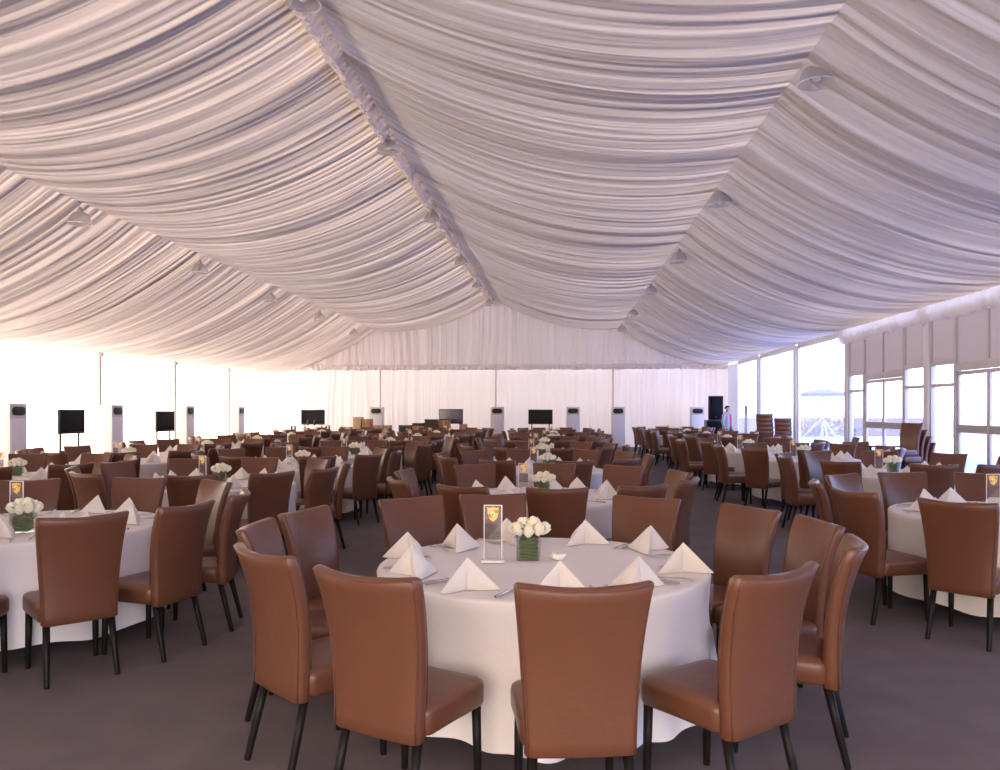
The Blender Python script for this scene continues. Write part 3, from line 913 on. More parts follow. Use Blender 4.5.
# ================================================================== remove what the photograph shows nothing of
bpy.context.view_layer.update()
for p in PROTOS:
    for ch in list(p.children_recursive): bpy.data.objects.remove(ch)
    bpy.data.objects.remove(p)
bpy.context.view_layer.update()
dg = bpy.context.evaluated_depsgraph_get()
CLEARM = {'window_glass', 'clear_sheet', 'milky_sheet', 'vase_glass', 'clear_acrylic', 'printed_film', 'lamp_shade'}
def rootof(o):
    while o.parent is not None: o = o.parent
    return o
def visible(root):
    meshes = [root] if root.type == 'MESH' else [o for o in root.children_recursive if o.type == 'MESH' and not o.name.startswith('leg')]
    if len(meshes) > 6: meshes = meshes[:6]
    for eye in (Vector((0, 0, H)), Vector((-0.6, 0, H)), Vector((0.6, 0, H))):
        for o in meshes:
            me = o.data; nf = len(me.polygons)
            stepf = max(1, nf // 26)
            for fi in range(0, nf, stepf):
                w = o.matrix_world @ me.polygons[fi].center
                dep = -w.x * sT + w.y * cT
                if dep < 0.3: continue
                px = 500 + F * (w.x * cT + w.y * sT) / dep; py = VPY - F * (w.z - H) / dep
                if not (-260 < px < 1260 and py < 900): continue
                dirv = (w - eye); L = dirv.length; dirv /= L
                org = eye.copy(); left = L + 0.02
                for _hop in range(5):
                    ok, loc, nn, ii, ob, mm = SC.ray_cast(dg, org, dirv, distance=left)
                    if not ok: break
                    rt = rootof(ob.original if ob.original else ob)
                    if rt.name == root.name: return True
                    ms = ob.data.materials
                    if len(ms) and ms[0].name in CLEARM:
                        s_ = (loc - org).length + 1e-3
                        org = org + dirv * s_; left -= s_
                        if left <= 0: break
                        continue
                    break
    return False
kept = []
gone = []
for (kind, root, key) in things:
    if kind in ('cloth', 'table') or visible(root):
        kept.append((kind, root, key))
    else:
        gone.append(root)
counts = {}
for r in gone:
    counts[r.name.split('.')[0]] = counts.get(r.name.split('.')[0], 0) + 1
    for ch in list(r.children_recursive): bpy.data.objects.remove(ch)
    bpy.data.objects.remove(r)
things = kept
print('left out:', counts)

# ---- labels
def tabname(key):
    col, i = key
    return '%s table %s' % (ORD[i], SHORTROW[col])
by = {}
for kind, root, key in things:
    by.setdefault((kind, key), []).append(root)
for (kind, key), lst in by.items():
    tn = tabname(key)
    if kind == 'cloth':
        tag(lst[0], 'white floor-length cloth draped over the %s' % tn, 'tablecloth', 'white tablecloths on the round tables')
    elif kind == 'table':
        tag(lst[0], 'round dark table standing hidden under the cloth, %s' % tn, 'table', 'round banquet tables')
    elif kind == 'flowers':
        tag(lst[0], 'square glass vase of cream roses on the %s' % tn, 'flowers', 'rose centrepieces')
    elif kind == 'sign':
        tag(lst[0], 'upright clear table sign with gold crest on the %s' % tn, 'sign', 'crested table signs')
    elif kind == 'candle':
        tag(lst[0], 'small white tealight dish beside the roses on the %s' % tn, 'candle', 'white tealight dishes')
    elif kind == 'chair':
        back = [o for o in lst if math.cos(math.radians(o['ang'])) > 0.0]
        front = [o for o in lst if o not in back]
        for grp, txt in ((back, 'brown leather chair, back to us'), (front, 'brown leather chair facing us')):
            grp.sort(key=lambda o: -o.location.x)
            for i, o in enumerate(grp):
                tag(o, '%s, %s from windows, %s' % (txt, ORD[i], tn), 'chair', 'brown dining chairs around the tables')
        for o in lst: del o['ang']
    else:
        c = at(*TABLES[key[0]][key[1]])
        nears = [o for o in lst if o.location.y < c.y]
        fars = [o for o in lst if o.location.y >= c.y]
        for grp, txt in ((nears, 'near half'), (fars, 'far half')):
            grp.sort(key=lambda o: -o.location.x)
            for i, o in enumerate(grp):
                w = {'napkin': 'white peaked napkin', 'knife': 'steel knife', 'fork': 'steel fork'}[kind]
                tag(o, '%s, %s from windows, %s of %s' % (w, ORD[i], txt, tn), kind if kind == 'napkin' else kind,
                    {'napkin': 'folded white napkins', 'knife': 'table knives', 'fork': 'table forks'}[kind])
SN = {'wall': 'stack closer to the man in red', 'post': 'stack beside the white window post', 'doors': 'stepped stack at the glass doors'}
for name, i, n, o in stacks:
    pos = 'topmost' if i == n - 1 else ('lowest' if i == 0 else '%s from the floor' % ORD[i])
    tag(o, 'spare brown chair, %s in the %s' % (pos, SN[name]), 'chair', 'stacked spare chairs')
tag(loose[0], 'spare brown chair standing sideways by the clear sheet window', 'chair')
tag(loose[1], 'spare brown chair facing us beside the dark bare table', 'chair')

# ================================================================== PENDANT LAMPS
def make_lamp():
    t = empty('pendant_lamp')
    bm = bmesh.new(); tube(bm, [(0, 0, 0.42), (0, 0, 0.30)], 0.006, 6)
    tube(bm, [(0.014 * math.cos(a), 0, 0.288 + 0.014 * math.sin(a)) for a in np.linspace(0, 2 * PI, 13)], 0.004, 6, cap=False); bmobj('hook', bm, ALU, t)
    bm = bmesh.new(); lathe(bm, [(0.012, 0.285), (0.03, 0.28), (0.036, 0.25), (0.045, 0.225), (0.042, 0.205)], 20); bmobj('socket', bm, ALU, t)
    bm = bmesh.new()
    prof = [(0.045, 0.215), (0.075, 0.205), (0.115, 0.175), (0.150, 0.125), (0.175, 0.065), (0.186, 0.02), (0.196, 0.0), (0.190, 0.0), (0.180, 0.02), (0.168, 0.065), (0.143, 0.123), (0.108, 0.170), (0.07, 0.198), (0.04, 0.208)]
    lathe(bm, prof, 48, cap=False, wob=lambda a, z: 1 + 0.012 * math.cos(24 * a)); sh = bmobj('lamp_shade', bm, SHADE, t)
    bm = bmesh.new(); rim = [(0.195 * math.cos(a), 0.195 * math.sin(a), 0.0) for a in np.linspace(0, 2 * PI, 41)]; tube(bm, rim, 0.006, 6, cap=False); bmobj('rim', bm, BULB, sh)
    bm = bmesh.new(); lathe(bm, [(0.018, 0.205), (0.02, 0.17), (0.045, 0.12), (0.055, 0.08), (0.045, 0.04), (0.015, 0.022)], 20); bmobj('bulb', bm, BULB, t)
    return t
lamp0 = make_lamp()
LAMPS = [(303, 8.7, 4, 'ridge'), (388, 13.5, 152, 'ridge'), (432, 18.3, 221, 'ridge'), (461, 22.6, 264, 'ridge'), (477, 27.0, 288, 'ridge'), (489, 31.4, 305, 'ridge'),
         (817, 8.2, 84, 'windows'), (720, 12.8, 205, 'windows'), (679, 17.2, 262, 'windows'), (651, 21.8, 294, 'windows'), (633, 26.4, 316, 'windows'), (622, 31.0, 331, 'windows'),
         (80, 13.5, 224, 'curtain'), (200, 18.0, 273, 'curtain'), (270, 22.3, 301, 'curtain'), (320, 26.9, 320, 'curtain'), (354, 31.3, 335, 'curtain')]
cnt = {}
SEAM = {'ridge': 'ruffled roof ridge', 'windows': 'ceiling seam toward the windows', 'curtain': 'ceiling seam toward the curtain wall'}
for i, (px, d, yb, seam) in enumerate(LAMPS):
    o = lamp0 if i == 0 else copy_tree(lamp0)
    p = at(px, d, 0, yb); o.location = p
    q = cnt.get(seam, 0); cnt[seam] = q + 1
    tag(o, 'bell-shaped clear pendant lamp, %s counted from us along the %s' % (ORD[q], SEAM[seam]), 'lamp', 'pendant lamps along the roof seams')

# ================================================================== AIR CONDITIONERS
def make_ac():
    """Floor-standing unit, front towards -Y."""
    t = empty('air_conditioner')
    w, dp, h = 0.56, 0.36, 1.74
    bm = bmesh.new(); box(bm, (0, 0, h / 2 + 0.02), (w, dp, h - 0.04), 0.018, 3); bmobj('cabinet', bm, ACWHITE, t, angle=0.6)
    bm = bmesh.new(); box(bm, (0, -dp / 2 - 0.006, 0.75), (w - 0.05, 0.016, 1.30), 0.006); bmobj('front_panel', bm, ACSIDE, t, angle=0.6)
    bm = bmesh.new()
    rings = []
    for y, s in ((-dp / 2 + 0.01, 1.0), (-dp / 2 - 0.014, 1.0), (-dp / 2 - 0.018, 0.94)):
        rings.append([(x * s, y, 1.57 + z * s) for x, z in rrect(0.215, 0.10, 0.095, 6)])
    loft(bm, rings); og = bmobj('air_outlet', bm, BLACK, t, angle=0.6)
    bm = bmesh.new()
    for zz in (-0.05, -0.017, 0.017, 0.05): box(bm, (0, -dp / 2 - 0.021, 1.57 + zz), (0.34, 0.008, 0.006))
    bmobj('louver', bm, TVSTAND, og, smooth=False)
    bm = bmesh.new(); box(bm, (0, 0, 0.02), (w - 0.03, dp - 0.03, 0.04), 0.005); bmobj('plinth', bm, POSTG, t, angle=0.6)
    return t
ac0 = make_ac()
def acs(px, d): 
    p = at(px, d); return p
ACL = [((-12.55, at(20, 17.9).y), PI / 2, 'white floor-standing air conditioner by curtain wall, first counted from us'),
       ((-12.55, at(118, 21.9).y), PI / 2, 'white floor-standing air conditioner by curtain wall, between two screens'),
       ((-12.55, at(191, 26.2).y), PI / 2, 'white floor-standing air conditioner by curtain wall, beyond both screens'),
       ((-12.55, at(239, 30.4).y), PI / 2, 'white floor-standing air conditioner by curtain wall, last before the corner'),
       (at(377, 33.6).xy, 0, 'white floor-standing air conditioner behind the cartons at the end curtain'),
       (at(497.5, 33.4).xy, 0, 'white floor-standing air conditioner under the roof ridge at end curtain'),
       (at(573, 33.3).xy, 0, 'white floor-standing air conditioner beside the centre screen at end curtain'),
       (at(618, 33.3).xy, 0, 'white floor-standing air conditioner before the curtain tie at end curtain'),
       (at(697, 33.0).xy, 0, 'white floor-standing air conditioner beside the black loudspeaker'),
]
for i, (xy, rz, lab) in enumerate(ACL):
    o = ac0 if i == 0 else copy_tree(ac0)
    o.location = (xy[0], xy[1], 0); o.rotation_euler = (0, 0, rz)
    tag(o, lab, 'air conditioner', 'floor-standing air conditioners')

# ================================================================== SCREENS ON STANDS
def make_tv(w, h, z0, dm=None, name='tv_screen'):
    t = empty(name)
    bm = bmesh.new(); box(bm, (0, 0, z0 + h / 2), (w, 0.06, h), 0.008); cs = bmobj('casing', bm, BLACK, t, angle=0.6)
    bm = bmesh.new(); box(bm, (0, -0.031, z0 + h / 2 + 0.01), (w - 0.06, 0.004, h - 0.08)); bmobj('display', bm, dm or SCREEN, cs, smooth=False)
    bm = bmesh.new()
    for s in (-1, 1):
        box(bm, (s * w * 0.36, 0.05, (z0 + h * 0.6) / 2), (0.045, 0.035, z0 + h * 0.6), 0.004)
        box(bm, (s * w * 0.36, 0.0, 0.02), (0.06, 0.55, 0.04), 0.006)
    box(bm, (0, 0.05, z0 * 0.55), (w * 0.72, 0.03, 0.05), 0.004)
    box(bm, (0, 0.03, 0.02 + z0 * 0.55 + 0.02), (w * 0.72, 0.30, 0.02), 0.003)
    bmobj('stand', bm, TVSTAND, t, angle=0.6)
    return t
tvs = [((at(71.5, 19.3)), 0.95, 0.60, 1.01, math.radians(88), 'dark screen on a stand by the curtain wall, larger of two there'),
       ((at(165, 23.8)), 0.95, 0.62, 0.95, math.radians(86), 'dark screen on a stand by the curtain wall, smaller of two there'),
       ((at(313, 32.0)), 0.98, 0.60, 1.02, 0.0, 'wide dark screen at end curtain, between corner and cartons'),
       ((at(451, 32.0)), 0.99, 0.60, 1.05, -0.05, 'wide glossy screen with reflections behind the dark crates'),
       ((at(540.5, 32.0)), 0.99, 0.60, 1.03, 0.0, 'wide black screen at end curtain beside the roof ridge line')]
for p, w, h, z0, rz, lab in tvs:
    o = make_tv(w, h, z0, GLOSSY if 'glossy' in lab else None); o.location = (p.x, p.y, 0); o.rotation_euler = (0, 0, rz)
    tag(o, lab, 'screen', 'screens on stands')

# ================================================================== CARTONS AND CRATES
def carton(px0, px1, ytop, zbot, d, m, lab, name='carton', dep=0.45):
    a, b = at(px0, d), at(px1, d); zt_ = at(px0, d, 0, ytop).z
    w = b.x - a.x
    t = empty(name, ((a.x + b.x) / 2, a.y + dep / 2, zbot))
    hh = zt_ - zbot
    if name == 'carton':
        bm = bmesh.new(); box(bm, (0, 0, hh / 2), (w, dep, hh), 0.006); bmobj('box_body', bm, m, t, angle=0.6)
        bm = bmesh.new(); box(bm, (0, 0, hh + 0.001), (0.06, dep, 0.003)); box(bm, (0, -dep / 2 - 0.001, hh * 0.86), (0.06, 0.003, hh * 0.27)); bmobj('tape', bm, TAPE, t, smooth=False)
    else:
        bm = bmesh.new(); box(bm, (0, 0, 0.012), (w, dep, 0.024), 0.003)
        nb = max(2, int(hh / 0.10))
        for i in range(nb):
            z = hh * (i + 0.5) / nb; s = hh / nb * 0.72
            for y in (-dep / 2 + 0.01, dep / 2 - 0.01): box(bm, (0, y, z), (w, 0.02, s), 0.003)
            for x in (-w / 2 + 0.01, w / 2 - 0.01): box(bm, (x, 0, z), (0.02, dep - 0.04, s), 0.003)
        bmobj('slats', bm, m, t, angle=0.6)
        bm = bmesh.new(); box(bm, (0, 0, hh / 2), (w - 0.05, dep - 0.05, hh - 0.03)); bmobj('lining', bm, CRATEIN, t, smooth=False)
        bm = bmesh.new()
        for x in (-w / 2 + 0.03, w / 2 - 0.03):
            for y in (-dep / 2 + 0.03, dep / 2 - 0.03): box(bm, (x, y, hh / 2), (0.03, 0.03, hh - 0.004), 0.002)
        bmobj('corner_post', bm, m, t, angle=0.6)
    tag(t, lab, 'box' if name == 'carton' else 'crate', 'cartons and crates before the end curtain')
    return zt_
D1 = 30.8
carton(343, 371, 431, 0, D1, CARTON, 'wide brown carton carrying the pale upright carton', dep=0.6)
zt_ = at(0, D1, 0, 431).z
carton(353, 361, 417, zt_, D1 + 0.05, CARTONP, 'pale upright carton on the wide brown carton')
carton(361.5, 370.5, 419, zt_, D1 + 0.05, CARTON, 'brown squarish carton beside the pale upright carton')
carton(372.5, 390, 425.5, 0, D1, CARTON, 'low wide brown carton before the end curtain air conditioner')
carton(398.5, 411, 425, 0, D1, CRATE, 'dark slatted crate standing alone beyond the brown cartons', 'crate')
carton(412, 424, 426, 0, D1, CARTON, 'brown carton between the two dark slatted crates')
carton(412, 423.5, 423, at(0, D1, 0, 426).z, D1, CRATE, 'shallow dark tray lying on the brown carton between crates', 'crate')
carton(424.5, 437, 419, 0, D1, CRATE, 'tall dark slatted crate before the glossy screen', 'crate')
carton(437.5, 449.5, 420, 0, D1 + 0.1, CARTON, 'grey-brown carton overlapping the glossy screen', dep=0.4)
carton(459.5, 466, 424, 0, D1, CARTON, 'small brown carton past the glossy screen')

# ================================================================== LOUDSPEAKERS
p = at(714.5, 31.0)
t = empty('subwoofer', (p.x - 0.04, p.y, 0))
hh = at(714, 31.0, 0, 420).z
bm = bmesh.new(); box(bm, (0, 0, hh / 2), (0.64, 0.6, hh), 0.015); bmobj('cabinet', bm, BLACK, t, angle=0.6)
bm = bmesh.new(); box(bm, (0, -0.305, hh / 2), (0.56, 0.012, hh - 0.1), 0.004); bmobj('grille', bm, SCREEN, t, angle=0.6)
tag(t, 'wide black bass speaker under the tall one by the man', 'speaker')
t = empty('loudspeaker', (p.x + 0.01, p.y, hh))
h2 = at(714, 31.0, 0, 396).z - hh
bm = bmesh.new(); loft(bm, [[(-0.28, -0.25, z), (0.28, -0.25, z), (0.22, 0.25, z), (-0.22, 0.25, z)] for z in (0, h2)]); bmobj('cabinet', bm, BLACK, t, smooth=False)
bm = bmesh.new(); box(bm, (0, -0.256, h2 / 2), (0.50, 0.01, h2 - 0.06), 0.004); bmobj('grille', bm, SCREEN, t, angle=0.6)
bm = bmesh.new(); lathe(bm, [(0.016, 0), (0.016, 0.004)], 12); bg = bmobj('badge', bm, STEEL, t); bg.rotation_euler = (PI / 2, 0, 0); bg.location = (0, -0.262, 0.12)
tag(t, 'tall black loudspeaker on the bass speaker by the man', 'speaker')

# ================================================================== THE MAN
def make_man():
    """Standing figure, facing +X."""
    t = empty('person')
    J = {'pelvis': (0, 0, 0.95), 'waist': (0.01, 0, 1.08), 'chest': (0.0, 0, 1.30), 'neckb': (-0.005, 0, 1.45), 'neck': (0.015, 0, 1.53), 'headc': (0.03, 0, 1.63), 'headt': (0.02, 0, 1.72)}
    R = {'pelvis': (0.13, 0.16), 'waist': (0.11, 0.14), 'chest': (0.12, 0.165), 'neckb': (0.07, 0.10), 'neck': (0.055, 0.055), 'headc': (0.095, 0.078), 'headt': (0.06, 0.055)}
    me = bpy.data.meshes.new('body')
    names = list(J); V = [J[n] for n in names]; E = [(i, i + 1) for i in range(len(names) - 1)]; RR = [R[n] for n in names]
    def chain(start, pts):
        prev = start
        for (q, r) in pts:
            V.append(q); RR.append((r, r)); E.append((prev, len(V) - 1)); prev = len(V) - 1
        return prev
    for s in (-1, 1):
        chain(0, [((0.0, s * 0.10, 0.88), 0.095), ((0.03, s * 0.11, 0.50), 0.062), ((-0.01 - 0.02 * s, s * 0.115, 0.10), 0.042), ((0.04 - 0.02 * s, s * 0.12, 0.045), 0.042), ((0.15 - 0.02 * s, s * 0.13, 0.035), 0.034)])
        w = chain(2, [((0.0, s * 0.20, 1.40), 0.060), ((-0.03, s * 0.245, 1.13), 0.044), ((0.06, s * 0.25, 0.90), 0.030), ((0.09, s * 0.25, 0.83), 0.030)])
        for q in range(4):
            off = (q - 1.5) * 0.017
            chain(w, [((0.10 + off, s * 0.247, 0.785), 0.010), ((0.105 + off, s * 0.24, 0.755 - 0.006 * (1 - abs(q - 1.5))), 0.009), ((0.10 + off, s * 0.225, 0.735), 0.008)])
        chain(w, [((0.125, s * 0.235, 0.82), 0.011), ((0.14, s * 0.222, 0.79), 0.009)])
    me.from_pydata(V, E, [])
    body = link('body', me, t, SKIN)
    md = body.modifiers.new('skin', 'SKIN'); md.use_smooth_shade = True
    for i, r in enumerate(RR):
        me.skin_vertices[0].data[i].radius = r
    me.skin_vertices[0].data[0].use_root = True
    sb = body.modifiers.new('sub', 'SUBSURF'); sb.levels = 1; sb.render_levels = 2
    # face
    bm = bmesh.new(); tube(bm, [(0.118, 0, 1.655), (0.137, 0, 1.625), (0.122, 0, 1.612)], [0.008, 0.014, 0.010], 8); bmobj('nose', bm, SKIN, t)
    for s in (-1, 1):
        bm = bmesh.new(); bmesh.ops.create_uvsphere(bm, u_segments=10, v_segments=8, radius=0.012); e = bmobj('eye', bm, HAIR, t); e.location = (0.112, s * 0.032, 1.652)
        bm = bmesh.new(); lathe(bm, [(0.004, -0.006), (0.024, 0.0), (0.027, 0.008), (0.016, 0.010)], 14); e = bmobj('ear', bm, SKIN, t); e.rotation_euler = (s * -PI / 2, 0, 0); e.location = (0.02, s * 0.078, 1.63); e.scale = (0.8, 1.2, 1)
    bm = bmesh.new(); tube(bm, [(0.112, -0.024, 1.585), (0.122, 0, 1.583), (0.112, 0.024, 1.585)], [0.004, 0.007, 0.004], 8); bmobj('mouth', bm, CRESTDARK, t)
    bm = bmesh.new()
    rings = []
    for i in range(9):
        ph = i / 8 * PI * 0.60
        z = 1.665 + 0.092 * math.cos(ph); r = math.sin(ph) if i else 0.05
        rings.append([(0.012 + 0.104 * r * math.cos(a), 0.090 * r * math.sin(a), z + (0.012 * (i - 3) * max(0, math.cos(a) + 0.25) if i > 3 else 0)) for a in np.linspace(0, 2 * PI, 24, endpoint=False)])
    loft(bm, rings, False); bmesh.ops.contextual_create(bm, geom=[v for v in bm.verts if v.co.z > 1.755]) if False else None
    bmobj('hair', bm, HAIR, t)
    # shirt, jacket, trousers, shoes
    def ell(cx, rx, ry, z, n=28): return [(cx + rx * math.cos(a), ry * math.sin(a), z) for a in np.linspace(0, 2 * PI, n, endpoint=False)]
    bm = bmesh.new(); loft(bm, [ell(0.005, 0.150, 0.185, 0.93), ell(0.012, 0.142, 0.172, 1.08), ell(0.008, 0.148, 0.185, 1.28), ell(-0.002, 0.128, 0.185, 1.40), ell(-0.004, 0.085, 0.11, 1.46), ell(0.004, 0.066, 0.07, 1.495)]); bmobj('shirt', bm, SHIRT, t)
    bm = bmesh.new()
    rings = []
    for cx, rx, ry, z in ((0.0, 0.172, 0.212, 0.84), (0.004, 0.170, 0.208, 0.95), (0.006, 0.162, 0.194, 1.09), (0.004, 0.166, 0.208, 1.28), (-0.006, 0.146, 0.212, 1.39), (-0.010, 0.100, 0.13, 1.46), (-0.012, 0.085, 0.092, 1.51)):
        gap = 0.42
        outer = [(cx + rx * math.cos(a), ry * math.sin(a), z) for a in np.linspace(gap, 2 * PI - gap, 26)]
        inner = [(cx + (rx - 0.012) * math.cos(a), (ry - 0.012) * math.sin(a), z) for a in np.linspace(2 * PI - gap, gap, 26)]
        rings.append(outer + inner)
    loft(bm, rings)
    for s in (-1, 1):
        tube(bm, [(-0.005, s * 0.165, 1.415), (0.0, s * 0.21, 1.385), (-0.03, s * 0.248, 1.13), (0.05, s * 0.252, 0.915)], [0.066, 0.074, 0.060, 0.046], 14)
    bmobj('jacket', bm, JACKET, t)
    bm = bmesh.new()
    loft(bm, [ell(0.0, 0.142, 0.176, 0.80), ell(0.0, 0.148, 0.182, 0.90), ell(0.004, 0.140, 0.172, 1.0)])
    for s in (-1, 1): tube(bm, [(0.0, s * 0.095, 0.88), (0.03, s * 0.11, 0.50), (-0.01 - 0.02 * s, s * 0.115, 0.10), (-0.01 - 0.02 * s, s * 0.115, 0.075)], [0.112, 0.082, 0.068, 0.068], 16)
    bmobj('trousers', bm, TROUSER, t)
    for s in (-1, 1):
        bm = bmesh.new(); o_ = -0.02 * s
        loft(bm, [[(0.05 + o_ + x * sc, s * 0.122 + y * sc, z) for x, y in rrect(0.135, 0.048, 0.045, 4)] for z, sc in ((0.0, 0.97), (0.02, 1.0), (0.05, 0.92))] + [[(0.01 + o_ + x, s * 0.118 + y, z) for x, y in rrect(0.075, 0.045, 0.04, 4)] for z in (0.075, 0.10)]); bmobj('shoe', bm, BLACK, t)
    return t
man = make_man()
p = at(727, 29.6); man.location = (p.x, p.y, 0); man.rotation_euler = (0, 0, -0.75); man.scale = (1, 1, 1.01)
tag(man, 'person in open pale jacket over red shirt, standing by the black speaker', 'person')

# ================================================================== SMALL EXTRAS INSIDE
p = at(877, 15.9)
t = empty('side_table', (p.x + 0.2, p.y, 0))
bm = bmesh.new(); box(bm, (0, 0, 0.86), (0.95, 0.6, 0.03), 0.004); bmobj('table_top', bm, DARKTOP, t, angle=0.6)
for sx in (-1, 1):
    for sy in (-1, 1):
        bm = bmesh.new(); box(bm, (sx * 0.43, sy * 0.26, 0.4225), (0.04, 0.04, 0.845), 0.003); bmobj('leg', bm, BLACKLEG, t, angle=0.6)
tag(t, 'dark bare table before the glass doors beside stacked chairs', 'table')

p = at(746, 27.0)
t = empty('display_totem', (p.x, p.y, 0), math.radians(78))
bm = bmesh.new(); box(bm, (0, 0, 0.74), (0.42, 0.09, 1.40), 0.012); bmobj('panel', bm, ACWHITE, t, angle=0.6)
bm = bmesh.new(); box(bm, (0, 0, 1.60), (0.42, 0.10, 0.32), 0.012); bmobj('head', bm, POSTG, t, angle=0.6)
bm = bmesh.new(); box(bm, (0, 0, 0.02), (0.5, 0.34, 0.04), 0.006); bmobj('foot', bm, POSTG, t, angle=0.6)
tag(t, 'slim white upright stand with dark head, between the man and stacked chairs', 'stand')

# bottles standing under the end screen
p0 = at(313, 31.2)
t = empty('sideboard', (p0.x - 0.1, p0.y, 0))
bm = bmesh.new(); box(bm, (0, 0, 0.99), (1.5, 0.5, 0.03), 0.005); bmobj('table_top', bm, PAPER, t, angle=0.6)
for sx in (-1, 1):
    for sy in (-1, 1):
        bm = bmesh.new(); box(bm, (sx * 0.70, sy * 0.2, 0.4875), (0.05, 0.05, 0.975), 0.003); bmobj('leg', bm, BLACKLEG, t, angle=0.6)
tag(t, 'white-topped side table standing below the wide dark screen', 'table')
for i, px in enumerate((308, 314.5)):
    q = at(px, 31.1, 1.006); bm = bmesh.new()
    lathe(bm, [(0.034, 0), (0.037, 0.01), (0.037, 0.14), (0.03, 0.175), (0.014, 0.20), (0.013, 0.255), (0.016, 0.257), (0.015, 0.268)], 16)
    o = bmobj('bottle', bm, BLACK); o.location = q
    tag(o, 'dark bottle below the wide dark screen, %s' % ('closer to the corner' if i == 0 else 'closer to the cartons'), 'bottle', 'bottles below the screen')

# ================================================================== OUTSIDE THE GLASS
p = at(819, 25.5)
t = empty('patio_umbrella', (p.x + 0.10, p.y, -0.13))
o_ = p.x + 0.45
bm = bmesh.new()
loft(bm, [[(0.68 * a * s, 0.68 * b * s, z) for a, b in ((-1, -1), (1, -1), (1, 1), (-1, 1))] for s, z in ((1.0, 2.18), (1.0, 2.26), (0.5, 2.36), (0.03, 2.42))]); bmobj('canopy', bm, CANOPYGREY, t, smooth=False)
bm = bmesh.new(); tube(bm, [(0, 0, 0.0), (0, 0, 2.42)], 0.03, 10); bmobj('pole', bm, POSTW, t)
for q in range(3):
    a = q * 2 * PI / 3 + 0.5
    bm = bmesh.new(); tube(bm, [(0.03 * math.cos(a), 0.03 * math.sin(a), 1.45), (0.62 * math.cos(a), 0.62 * math.sin(a), 0.82), (0.66 * math.cos(a), 0.66 * math.sin(a), 0.0)], 0.028, 8); bmobj('leg', bm, POSTW, t)
bm = bmesh.new(); ring = [(0.62 * math.cos(a), 0.62 * math.sin(a), 0.80) for a in np.linspace(0, 2 * PI, 31)]; tube(bm, ring, 0.02, 6, cap=False); bmobj('brace', bm, POSTW, t)
tag(t, 'grey-topped patio umbrella on white tripod outside the clear sheet', 'umbrella')

bm = bmesh.new(); box(bm, (24, 31, 0.5), (0.3, 44, 1.26), 0.02); box(bm, (16, 53, 0.5), (16, 0.3, 1.26), 0.02)
o = bmobj('garden_wall', bm, OUTWALL, smooth=False); struct(o)
def bush(c, s, seed, lab):
    t = empty('flowering_shrub', c)
    r = random.Random(seed); bm = bmesh.new(); bm2 = bmesh.new()
    for i in range(420):
        a, b_ = r.uniform(0, 2 * PI), math.acos(r.uniform(-0.2, 1))
        R_ = s * r.uniform(0.75, 1.0)
        q = Vector((R_ * math.sin(b_) * math.cos(a), R_ * math.sin(b_) * math.sin(a), s * 0.35 + R_ * math.cos(b_) * 0.9))
        tgt = bm2 if r.random() < 0.22 else bm
        leaf_bm(tgt, q, q + Vector((r.uniform(-1, 1), r.uniform(-1, 1), r.uniform(-.4, .8))).normalized() * 0.22 * s, 0.06 * s)
    bmobj('foliage', bm, HEDGE, t); bmobj('blossoms', bm2, PINK, t)
    bm = bmesh.new(); tube(bm, [(0, 0, 0), (0, 0, s * 0.7)], [0.05 * s, 0.03 * s], 6); bmobj('stem', bm, TVSTAND, t)
    tag(t, lab, 'shrub', 'shrubs outside the clear sheet')
bush(at(838, 46, -0.13), 1.0, 1, 'pink flowering shrub outside beside the white window post')
bush(at(806, 50, -0.13), 0.9, 2, 'pink flowering shrub outside behind the patio umbrella')

# ================================================================== LIGHT
w = bpy.data.worlds.new('sky'); SC.world = w; w.use_nodes = True
nt = w.node_tree
bg = nt.nodes['Background']
tc = nt.nodes.new('ShaderNodeTexCoord'); sp = nt.nodes.new('ShaderNodeSeparateXYZ'); cr = nt.nodes.new('ShaderNodeValToRGB')
cr.color_ramp.elements[0].position = 0.0; cr.color_ramp.elements[0].color = (1.0, 0.86, 0.74, 1)
e_ = cr.color_ramp.elements.new(0.42); e_.color = (0.98, 0.86, 0.78, 1)
cr.color_ramp.elements[2].position = 0.85; cr.color_ramp.elements[2].color = (0.42, 0.58, 1.0, 1)
nt.links.new(tc.outputs['Generated'], sp.inputs[0]); nt.links.new(sp.outputs['Z'], cr.inputs[0]); mxs = nt.nodes.new('ShaderNodeMix'); mxs.data_type = 'RGBA'; mxs.blend_type = 'MULTIPLY'; mxs.inputs[0].default_value = 1.0
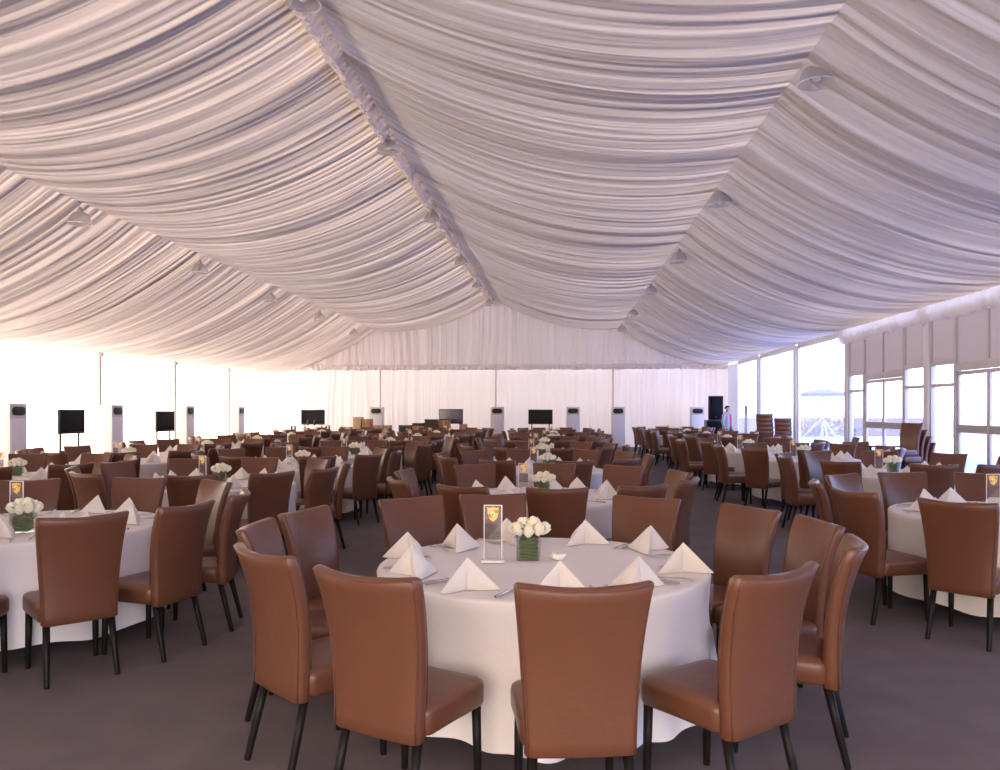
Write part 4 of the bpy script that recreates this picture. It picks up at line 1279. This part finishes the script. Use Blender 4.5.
cs = nt.nodes.new('ShaderNodeValToRGB'); cs.color_ramp.elements[0].position = 0.0; cs.color_ramp.elements[0].color = (1.0, 0.90, 0.80, 1); cs.color_ramp.elements[1].position = 1.0; cs.color_ramp.elements[1].color = (0.42, 0.76, 1.65, 1); e_ = cs.color_ramp.elements.new(0.60); e_.color = (1.0, 0.92, 0.84, 1)
mm_ = nt.nodes.new('ShaderNodeMath'); mm_.operation = 'MULTIPLY_ADD'; mm_.inputs[1].default_value = 0.5; mm_.inputs[2].default_value = 0.5
nt.links.new(sp.outputs['X'], mm_.inputs[0]); nt.links.new(mm_.outputs[0], cs.inputs[0])
nt.links.new(cr.outputs[0], mxs.inputs[6]); nt.links.new(cs.outputs[0], mxs.inputs[7]); nt.links.new(mxs.outputs[2], bg.inputs['Color'])
bg.inputs['Strength'].default_value = 5.0
sun = bpy.data.lights.new('sun', 'SUN'); sun.energy = 22.0; sun.angle = math.radians(1.0); sun.color = (1.0, 0.87, 0.70)
so = bpy.data.objects.new('sun', sun); C.objects.link(so)
so.rotation_euler = Vector((math.cos(math.radians(28)) * math.cos(math.radians(12)), math.cos(math.radians(28)) * math.sin(math.radians(12)), -math.sin(math.radians(28)))).to_track_quat('-Z', 'Y').to_euler()

# ================================================================== CAMERA AND VIEW
cam = bpy.data.cameras.new('camera'); co = bpy.data.objects.new('camera', cam); C.objects.link(co)
cam.sensor_fit = 'HORIZONTAL'; cam.sensor_width = 36.0; cam.lens = F * 36.0 / 1000.0
cam.shift_y = (VPY - 385.0) / 1000.0
cam.clip_start = 0.05; cam.clip_end = 400
co.location = (0, 0, H); co.rotation_euler = (PI / 2, 0, TH)
SC.camera = co
vs = SC.view_settings
vs.view_transform = 'Standard'; vs.look = 'None'; vs.exposure = 0.40; vs.gamma = 1.0; vs.use_curve_mapping = False
SC.cycles.use_denoising = True
SC.cycles.max_bounces = 10; SC.cycles.diffuse_bounces = 6; SC.cycles.transparent_max_bounces = 12; SC.cycles.transmission_bounces = 8
SC.cycles.sample_clamp_indirect = 8.0
SC.cycles.caustics_reflective = False; SC.cycles.caustics_refractive = False
